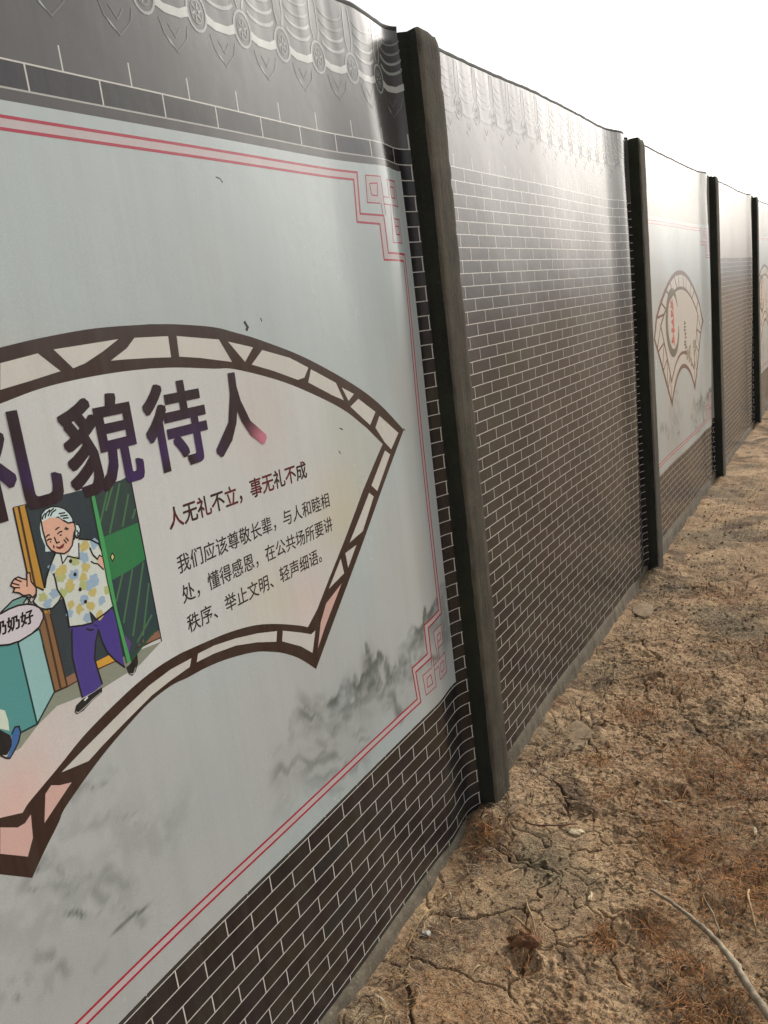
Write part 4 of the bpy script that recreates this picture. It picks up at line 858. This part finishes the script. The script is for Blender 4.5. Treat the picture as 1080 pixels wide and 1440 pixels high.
for (kind_, pn, col, lay, wd, xy) in ART:
    pts = pairs(xy)
    if pn == 'heading_lettering':
        tm = Ink(1); tm.poly(pts, col, lay); tm.build("purple_wash", b1)
    elif kind_ == 'fan_outer':
        right = [p for p in pts if p[0] > 0.903]
        top = [p for p in right if p[1] > 1.17]; top.sort(); low = [p for p in right if p[1] <= 1.17]
        lowest = min(low, key=lambda p: p[1]); side = [p for p in low if p[0] >= lowest[0]]; side.sort(key=lambda p: -p[1])
        arc = [p for p in low if p[0] < lowest[0]]; arc.sort(key=lambda p: -p[0])
        half = rounded(top)+side+rounded(arc)
        seen = [p for p in pts if p[0] <= 0.903 and p[1] < 1.2]; seen.sort(key=lambda p: -p[0])
        seen_top = [p for p in pts if p[0] <= 0.903 and p[1] > 1.2]; seen_top.sort(); seen = rounded([arc[-1]]+seen)[1:] if arc else seen; seen_top = rounded(seen_top+[top[0]])[:-1]
        mt = [p for p in mirror_pts(side) if p[0] < 0.52]; mt = [(p[0], p[1]) for p in mt][::-1]
        mtop = [p for p in mirror_pts(top) if p[0] < seen_top[0][0]-0.02]; mtop.sort()
        part('fan_frame').poly(half+seen+[p for p in mt if p[0] < seen[-1][0]-0.01]+mtop+seen_top, col, 1)
    elif kind_ == 'fan_inner':
        right = [p for p in pts if p[0] > 0.903]
        corner = max(right, key=lambda p: p[0])
        top = sorted([p for p in right if p[1] > corner[1]]); lowcorner = min([p for p in right if p[0] > 1.15], key=lambda p: p[1])
        side = sorted([p for p in right if p[0] > lowcorner[0] and p[1] <= corner[1]], key=lambda p: -p[1])
        arc = sorted([p for p in right if p[0] <= lowcorner[0] and p[1] < 1.1], key=lambda p: -p[0])
        sl = sorted([p for p in pts if p[0] <= 0.903 and p[1] < 1.1], key=lambda p: -p[0])
        st = sorted([p for p in pts if p[0] <= 0.903 and p[1] >= 1.1])
        ms = [p for p in mirror_pts(side) if p[0] < sl[-1][0]-0.02][::-1]; mtp = sorted([p for p in mirror_pts(top) if p[0] < st[0][0]-0.02])
        sl2 = rounded([arc[-1]]+sl)[1:]; part('fan_field').poly(rounded(top)+side+rounded(arc)+sl2+ms+mtp+rounded(st+[top[0]])[:-1], col, 2, field_grad)
    elif kind_ == 'fan_open':
        part('fan_field').poly(pts, col, 2.2)
        m = mirror_pts(pts)
        if max(p[0] for p in m) < 0.47: part('fan_field').poly(m, col, 2.2)
    elif kind_ == 'p': part(pn).poly(pts, col, lay)
    elif pn == 'tear_mark':
        tm = Ink(1); tm.line(pts, wd, col, lay+1); tm.build("tear_mark", b1)
    elif kind_ == 'l': part(pn).line(pts, wd, col, lay)
    elif kind_ == 'd':
        for (a, b) in pts:      # no two overlapping patches on one plane
            n_dot += 1; part(pn).blob(a, b, wd, col, lay+(n_dot % 9)*0.2, 0.6 if wd > 0.005 else 0.15)
for ch, yc, zc in (("礼", 0.678, 1.317), ("貌", 0.833, 1.316), ("待", 0.993, 1.317), ("人", 1.146, 1.314)):
    hl = Ink(1); hl.text(ch, yc, zc, 0.150, [46, 34, 38], 11, bold=0.0033, gradient=purple_grad, wx=0.98)
    hl.build("heading_character", b1)
bl = part('message_lettering')
for n_, ch in enumerate("人无礼不立，事无礼不成"): bl.text(ch, 0.951+0.0357*n_, 1.170, 0.0385, [60, 30, 34], 4, bold=0.0007, gradient=red_grad, wx=0.95)
for s_, x0, zc in (("我们应该尊敬长辈，与人和睦相", 0.951, 1.090), ("处，懂得感恩，在公共场所要讲", 0.949, 1.037), ("秩序、举止文明、轻声细语。", 0.949, 0.983)):
    for n_, ch in enumerate(s_): bl.text(ch, x0+0.0325*n_, zc, 0.0345, [40, 36, 36], 4, bold=0.0003, wx=0.94)
sb = part('speech_bubble')
for ch, yc, zc in (("好", 0.6462, 1.1095), ("奶", 0.6252, 1.1100), ("奶", 0.6045, 1.1105)):
    sb.text(ch, yc, zc, 0.021, [20, 20, 22], 14, bold=0.0006, shear=0.12)
for n_, p_ in parts.items():
    p_.build(n_, b1, kind='stuff' if n_ == 'message_lettering' else None)

# --- bays 3 and 5: the same framed picture with a brush-ring emblem
def far_picture(i):
    b = BAN[i]; dy = (span(i)[0]+span(i)[1])/2-0.903-0.03
    picture_ground(i, b, dy); red_border(i, b, dy)
    k = Ink(i); 
    def arc(r, zc, a0, a1, n=24): return [(0.903+dy+r*math.sin(t), zc+r*math.cos(t)) for t in np.linspace(a0, a1, n)]
    up = [(0.903+dy-0.72, 1.17)]+arc(1.06, 0.44, -0.665, 0.665, 22)+[(0.903+dy+0.72, 1.17)]; lo = arc(0.42, 0.948-0.42, 0.96, -0.96)
    ui = arc(0.97, 0.44, -0.625, 0.625); li = arc(0.50, 0.948-0.42, 0.74, -0.74)
    tone = [74, 44, 38]
    k.poly(up+lo, [176, 172, 164], 1); 
    k.line(up+lo, 0.026, tone, 2, closed=True); k.line(ui+li, 0.018, tone, 2.3, closed=True)
    def lerp(a, b, t): return (a[0]+(b[0]-a[0])*t, a[1]+(b[1]-a[1])*t)
    for q in range(1, 22, 2): k.line([up[q], ui[min(23, q+(1 if q % 4 == 1 else 0))]], 0.014, tone, 2.6)
    for sgn in (0, -1):
        a0, b0 = (up[-1], lo[0]) if sgn == 0 else (up[0], lo[-1]); a1, b1_ = (ui[-1], li[0]) if sgn == 0 else (ui[0], li[-1])
        for q in range(7):
            p, r_ = lerp(a0, b0, q/7+0.04), lerp(a1, b1_, (q+1)/7); k.line([p, r_] if q % 2 else [lerp(a1, b1_, q/7), lerp(a0, b0, (q+1)/7)], 0.012, tone, 2.9)
    k.build("fan_frame", b)
    e = Ink(i); cy, cz = 4.98-span(3)[0]+span(i)[0], 1.225
    for q in range(3):
        e.line([(cy+(0.172+0.006*q)*math.cos(t), cz+(0.170+0.004*q)*math.sin(t)) for t in np.linspace(0.5+0.2*q, 6.1-0.1*q, 40)], 0.044, [62, 66, 58], 5+q*0.4, taper=True)
    random.seed(5+i)
    for q in range(5):
        zz = cz+0.10-0.05*q
        for r_ in range(3):
            a = cy-0.07+random.random()*0.04; e.line([(a, zz+random.uniform(-.015, .015)), (a+random.uniform(.04, .09), zz+random.uniform(-.02, .02))], 0.024, [170, 50, 56], 7+0.2*r_, taper=True)
        e.line([(cy+random.uniform(-.02, .03), zz+0.03), (cy+random.uniform(-.02, .03), zz-0.03)], 0.018, [170, 50, 56], 7.8)
    e.build("round_emblem", b)
    t = Ink(i)
    for q in range(9):
        zz = 1.20-0.022*q; yy = cy+0.35+0.012*math.sin(q*2)
        for r_ in range(3):
            t.line([(yy+random.uniform(-.03, 0), zz+random.uniform(-.008, .008)), (yy+random.uniform(.01, .05), zz+random.uniform(-.008, .008))], 0.009, [60, 58, 52], 5+0.2*r_)
    t.build("brush_writing", b)
    w2 = Ink(i)
    for q in range(16):
        yy = cy+0.48+random.uniform(-.10, .22); zz = random.uniform(0.92, 1.05)+0.5*max(0, yy-cy-0.5)
        w2.blob(yy, zz, random.uniform(.01, .03), [124, 118, 104], 4+0.1*q)
    w2.build("ink_trees", b, kind="stuff")
far_picture(3); far_picture(5)
# ------------------------------------------------------------------ things lying on the earth
def gz(x, y): return float(gheight(np.array([x]), np.array([y]))[0])
def tube(pts, rad, nseg=8, rough=0.0, seed=0):
    """closed tapered tube along a path with slightly uneven bark"""
    rs = random.Random(seed); pts = [Vector(p) for p in pts]; V = []; Fc = []
    up = Vector((0, 0, 1))
    for k, p in enumerate(pts):
        d = (pts[min(k+1, len(pts)-1)]-pts[max(k-1, 0)]).normalized(); a = d.cross(up).normalized(); b = a.cross(d)
        for q in range(nseg):
            t = 2*math.pi*q/nseg; r = rad[k]*(1+rough*(rs.random()-0.5)*2)
            V.append(tuple(p+a*math.cos(t)*r+b*math.sin(t)*r))
    for k in range(len(pts)-1):
        for q in range(nseg):
            q2 = (q+1) % nseg; Fc.append((k*nseg+q, k*nseg+q2, (k+1)*nseg+q2, (k+1)*nseg+q))
    Fc.append(tuple(range(nseg))[::-1]); Fc.append(tuple((len(pts)-1)*nseg+q for q in range(nseg)))
    me = bpy.data.meshes.new("tube"); me.from_pydata(V, [], Fc)
    me.polygons.foreach_set('use_smooth', np.ones(len(Fc), bool)); me.update(); return me
WOOD = simple("weathered_pale_branch", [168, 154, 130], 0.85, [88, 72, 54], 30, 0.8, 0.003)
STRAW_M = simple("dry_straw", [176, 150, 104], 0.75, [120, 92, 58], 30)
SHELL_M = simple("chalky_white", [216, 200, 166], 0.85, [160, 136, 100], 60, 0.8, 0.002)
STONE_M = simple("flat_grey_clay", [150, 128, 98], 0.95, [112, 94, 72], 40, 0.6, 0.004)
def catmull(P, n):
    P = [np.array(p, float) for p in P]; P = [2*P[0]-P[1]]+P+[2*P[-1]-P[-2]]; out = []
    for k in range(1, len(P)-2):
        for q in range(n):
            t = q/n; a, b, c, d = P[k-1], P[k], P[k+1], P[k+2]
            out.append(0.5*((2*b)+(-a+c)*t+(2*a-5*b+4*c-d)*t*t+(-a+3*b-3*c+d)*t**3))
    out.append(P[-2]); return out
def place(me, mat, name, label, cat, origin, group=None):
    for v in me.vertices: v.co -= Vector(origin)
    o = obj(name, me, mat, label=label, category=cat, group=group); o.location = origin; return o

# long bent branch, lower right
P = catmull([(0.484, 1.747, .030), (0.535, 1.718, .036), (0.590, 1.682, .040), (0.640, 1.640, .046), (0.690, 1.580, .050), (0.728, 1.525, .046), (0.772, 1.470, .042), (0.85, 1.37, .038), (0.93, 1.28, .034)], 7)
L = len(P); zg = [gz(p[0], p[1]) for p in P]; base = [np.mean(zg[max(0, k-6):k+7]) for k in range(L)]
pts = [(p[0]+0.0012*math.sin(k*1.9), p[1], base[k]+p[2]*0.95-0.008+0.001*math.sin(k*1.1)) for k, p in enumerate(P)]
rad = [(0.0030+0.0054*min(1, k/(L*0.6)))*(1+(0.22 if k % 13 == 5 else 0)) for k in range(L)]
branch = place(tube(pts, rad, 10, 0.08, 3), WOOD, "dead_branch", "long pale bent dry branch lying on the earth in the lower right corner", "branch", (pts[L//2][0], pts[L//2][1], base[L//2]))
def twig(name, label, cat, xy, r, mat, h=0.006, seed=1, bend=0.006):
    P = catmull([(a, b, 0) for a, b in xy], 5); n = len(P)
    pts = [(p[0], p[1], gz(p[0], p[1])+h+0.5*r+bend*math.sin(math.pi*k/(n-1))) for k, p in enumerate(P)]
    rad = [r*(0.55+0.45*math.sin(math.pi*(0.15+0.7*k/(n-1)))) for k in range(n)]
    m = pts[n//2]; place(tube(pts, rad, 7, 0.10, seed), mat, name, label, cat, (m[0], m[1], m[2]-h))
twig("twig", "thin curved brown twig lying between the fence foot and the reddish clump", "twig", [(0.206, 1.622), (0.222, 1.592), (0.246, 1.560), (0.268, 1.520)], 0.0022, STRAW_M, seed=2)
twig("twig", "short straight stalk just left of the curved brown twig", "twig", [(0.188, 1.560), (0.21, 1.548), (0.236, 1.534)], 0.0028, STRAW_M, seed=3)
twig("twig", "long pale straw leaning out from the foot of the nearest banner", "straw", [(0.0, 1.520), (-0.004, 1.45), (-0.004, 1.372)], 0.0022, STRAW_M, 0.006, 4, 0.016)
twig("twig", "thin reddish-brown stick right of the nearest post's foot", "twig", [(0.10, 1.90), (0.16, 1.905), (0.235, 1.955)], 0.0028, simple("reddish_bark", [112, 74, 56], .8), 0.004, 5)
twig("twig", "slim pale stalk standing out near the right edge above the branch", "twig", [(0.695, 1.86), (0.70, 1.80), (0.73, 1.70)], 0.0030, STRAW_M, 0.008, 6, 0.02)
twig("twig", "thin grey stalk lying parallel above the long branch", "twig", [(0.60, 1.79), (0.63, 1.74), (0.655, 1.68)], 0.0022, WOOD, 0.006, 7, 0.01)

def flake(rx, ry, rz, seed, n=11, rings=4):
    rs = random.Random(seed); V = [(0, 0, rz)]; Fc = []
    prof = [(0.55, 0.9), (0.93, 0.6), (1.0, 0.0), (0.8, -0.6)]
    ang = [1+0.5*(rs.random()-0.5)*2*(0.4 if n > 10 and rx > 0.04 else 1) for _ in range(n)]
    for r_, z_ in prof:
        for q in range(n):
            t = 2*math.pi*q/n; V.append((rx*r_*ang[q]*math.cos(t), ry*r_*ang[q]*math.sin(t), rz*z_*(1+1.0*(rs.random()-0.5))))
    V.append((0, 0, -rz*0.6))
    for q in range(n): Fc.append((0, 1+q, 1+(q+1) % n))
    for k in range(3):
        for q in range(n): Fc.append((1+k*n+q, 1+(k+1)*n+q, 1+(k+1)*n+(q+1) % n, 1+k*n+(q+1) % n))
    for q in range(n): Fc.append((len(V)-1, 1+3*n+(q+1) % n, 1+3*n+q))
    me = bpy.data.meshes.new("flake"); me.from_pydata(V, [], Fc); me.polygons.foreach_set('use_smooth', np.ones(len(Fc), bool)); me.update()
    me.set_sharp_from_angle(angle=math.radians(22)); return me
def drop(name, label, cat, x, y, r, mat, seed, rot=0.0, tilt=(0, 0), up=0.4):
    o = obj(name, flake(*r, seed), mat, label=label, category=cat)
    o.location = (x, y, gz(x, y)+r[2]*up+0.002); o.rotation_euler = (tilt[0], tilt[1], rot)
drop("white_fragment", "largest chalky white chip lying just right of the nearest post's foot", "fragment", 0.238, 1.925, (0.028, 0.011, 0.005), SHELL_M, 11, 0.25, (0.1, 0.1))
drop("white_fragment", "small white sliver leaning behind the largest white chip", "fragment", 0.195, 1.945, (0.016, 0.006, 0.003), SHELL_M, 12, -0.7, (0.2, -0.6), 1.6)
drop("white_fragment", "small white chip against the wall foot just past the nearest post", "fragment", 0.025, 2.17, (0.016, 0.007, 0.004), SHELL_M, 13, -0.6, (0.3, 0), 1.2)
drop("white_fragment", "narrow whitish chip in the open earth halfway between fence foot and branch tip", "fragment", 0.349, 1.694, (0.006, 0.014, 0.003), SHELL_M, 14, 0.15)
drop("white_fragment", "pale chip in the dark hollow farther out in the open earth", "fragment", 0.442, 2.165, (0.017, 0.006, 0.004), SHELL_M, 15, 0.0)
drop("white_fragment", "pale standing chip at the right edge above the rusty grass", "fragment", 0.682, 2.092, (0.006, 0.018, 0.004), SHELL_M, 16, 0.2, (0.3, 0), 1.3)
drop("plastic_scrap", "crumpled translucent white scrap near the foot of the nearest banner", "scrap", 0.017, 1.433, (0.010, 0.008, 0.004), simple("white_plastic_film", [178, 174, 164], 0.5), 17, 0.5, (0.2, 0.3))
drop("clay_slab", "flat grey slab of dried mortar beside the second post's foot", "slab", 0.035, 3.62, (0.05, 0.10, 0.008), STONE_M, 21, 0.3, (0, 0), 0.2)
drop("clay_slab", "low flat lump of dried clay at the foot of the brick banner, nearer its left end", "slab", 0.075, 2.47, (0.050, 0.065, 0.010), STONE_M, 22, 0.2, (0.04, 0), 0.15)
drop("clay_slab", "smaller greenish clay lump just in front of the low flat one", "slab", 0.105, 2.37, (0.035, 0.025, 0.008), STONE_M, 23, 1.2, (0, 0), 0.15)
drop("clay_clod", "reddish fibrous clod sitting behind a hollow in the foreground earth", "clod", 0.250, 1.488, (0.036, 0.014, 0.016), simple("reddish_clod", [132, 94, 62], 0.95, [92, 62, 42], 60, 0.9, 0.004), 24, 0.35, (0, 0), 0.5)

# litter: straw, crumbs and rusty dry grass, nobody could count them
def blades(name, N_, sampler, mats, lmin, lmax, wmin, wmax, rise, lab, seed):
    rs = np.random.default_rng(seed); X, Y = sampler(rs, N_); N_ = len(X)
    a = rs.uniform(0, 2*np.pi, N_); L = rs.uniform(lmin, lmax, N_); W = rs.uniform(wmin, wmax, N_); up = rs.uniform(0, rise, N_)**1.0
    K = 5; V = np.zeros((N_, K, 2, 3)); curl = rs.uniform(-1.6, 1.6, N_)
    x, y, ang = X.copy(), Y.copy(), a.copy()
    z0 = gheight(X, Y)
    for k in range(K):
        t = k/(K-1); w_ = W*(1-0.75*t**2)/2
        zz = np.maximum(gheight(x, y), z0-0.004)+0.0012+up*L*(t-0.8*t*t)*1.6
        V[:, k, 0] = np.stack([x-np.sin(ang)*w_, y+np.cos(ang)*w_, zz], 1); V[:, k, 1] = np.stack([x+np.sin(ang)*w_, y-np.cos(ang)*w_, zz+w_*0.5], 1)
        x = x+np.cos(ang)*L/(K-1); y = y+np.sin(ang)*L/(K-1); ang = ang+curl/(K-1)
    b = (np.arange(N_)*K*2)[:, None, None]; k = (np.arange(K-1)*2)[None, :, None]
    f = (b+k+np.array([0, 1, 3, 2])[None, None]).reshape(-1, 4)
    me = mesh_np(name, V.reshape(-1, 3), f); obj(name, me, mats, kind='stuff', label=lab, category='litter')
    me.polygons.foreach_set('material_index', np.repeat(rs.integers(0, len(mats), N_), K-1).astype(np.int32))
RUST = simple("rusty_dry_grass", [172, 114, 56], 0.85, [112, 66, 32], 30); TAN = simple("tan_grass", [164, 126, 76], 0.8, [118, 84, 48], 30); DARKG = simple("dark_root", [70, 46, 32], 0.9)
def s_wall(rs, n):
    y = 1.05+rs.random(n)**0.8*3.2; x = -0.015+np.abs(rs.normal(0, 0.06, n)); return x, y
def s_all(rs, n):
    y = 1.1+rs.random(n)**1.3*6.5; x = rs.uniform(-0.01, 1.0, n)+0.25*(y > 3)*rs.random(n)
    m = fbm(x*3.0+50, y*3.0, 3, 201)+0.25*smooth((x-0.35)/0.4) > 0.52; return x[m], y[m]
CL = [(0.68, 1.84, .08, 1.0), (0.72, 1.95, .07, .8), (0.66, 1.46, .07, 1.0), (0.70, 1.41, .05, .6), (0.515, 1.63, .018, .25), (0.252, 1.488, .02, .10), (0.42, 1.57, .018, .2), (0.62, 2.25, .12, 1.0), (0.75, 2.5, .14, 1.0), (0.30, 2.12, .05, .25), (0.25, 2.65, .05, .4), (0.9, 3.0, .2, 1.0), (0.50, 1.95, .05, .4), (0.5, 2.35, .10, .8), (0.35, 2.9, .08, .5), (0.7, 3.9, .2, .8), (0.5, 5.0, .3, .8), (0.3, 3.9, .08, .4), (0.60, 1.57, .02, .15), (0.2, 2.3, .02, .15), (0.6, 3.3, .1, .6), (0.55, 2.0, .06, .5), (0.02, 1.80, .03, .25)]
def s_clump(rs, n):
    w_ = np.array([c[3] for c in CL]); k = rs.choice(len(CL), n, p=w_/w_.sum()); C = np.array(CL)[k]
    return np.maximum(C[:, 0]+rs.normal(0, 1, n)*C[:, 2], 0.0), C[:, 1]+rs.normal(0, 1, n)*C[:, 2]
blades("straw_litter", 1400, s_wall, [STRAW_M, WOOD, DARKG], 0.012, 0.055, 0.0012, 0.0032, 0.5, "pale broken straw gathered along the foot of the fence", 1)
def s_far(rs, n):
    y = 1.4+rs.random(n)**0.9*4.5; x = rs.uniform(0.05, 1.1, n); m = fbm(x*4+70, y*4, 3, 207) > 0.5; return x[m], y[m]
blades("straw_litter", 700, s_far, [STRAW_M, TAN, STRAW_M], 0.02, 0.075, 0.0014, 0.0034, 0.6, "pale dry stalks scattered over the open earth", 9)
blades("grass_litter", 13000, s_all, [TAN, RUST, DARKG], 0.008, 0.040, 0.0007, 0.0018, 0.35, "fine dry grass bits strewn over the earth", 2)
blades("rusty_grass", 7500, s_clump, [RUST, RUST, TAN, DARKG], 0.015, 0.075, 0.0008, 0.0020, 0.9, "rusty brown tangles of dead grass on the earth", 3)
def crumbs():
    rs = np.random.default_rng(5); n = 12000
    y = 1.05+rs.random(n)**1.5*5; x = rs.uniform(-0.02, 1.05, n); m = (fbm(x*2.2+9, y*2.2+1, 3, 11)+0.15*rs.random(n)) > 0.43; x, y = x[m], y[m]; n = len(x)
    r = 0.0010+0.0065*rs.random(n)**7; base = np.array([(1, 0, 0), (-1, 0, 0), (0, 1, 0), (0, -1, 0), (0, 0, 1), (0, 0, -1), (.6, .6, .5), (-.6, .5, .6), (.5, -.6, .6), (-.55, -.6, .5)], float)
    tri = np.array([(4, 6, 0)])
    # hull of the ten directions
    bm = bmesh.new(); [bm.verts.new(b/np.linalg.norm(b)) for b in base]; bmesh.ops.convex_hull(bm, input=bm.verts[:]); bmesh.ops.triangulate(bm, faces=bm.faces[:]); bm.verts.index_update()
    B = np.array([v.co[:] for v in bm.verts]); T = np.array([[v.index for v in f.verts] for f in bm.faces]); bm.free()
    V = B[None]*(1+0.35*(rs.random((n, len(B), 1))-0.5)*2)*r[:, None, None]*np.array([1, 1, 0.75]); V[:, :, 0] += x[:, None]; V[:, :, 1] += y[:, None]; V[:, :, 2] += (gheight(x, y)+r*0.35)[:, None]
    f = (T[None]+(np.arange(n)*len(B))[:, None, None]).reshape(-1, 3)
    obj("soil_crumbs", mesh_np("soil_crumbs", V.reshape(-1, 3), f, False), GROUND_M, kind='stuff', label="loose crumbs of dry earth scattered over the ground", category="soil crumbs")
crumbs()
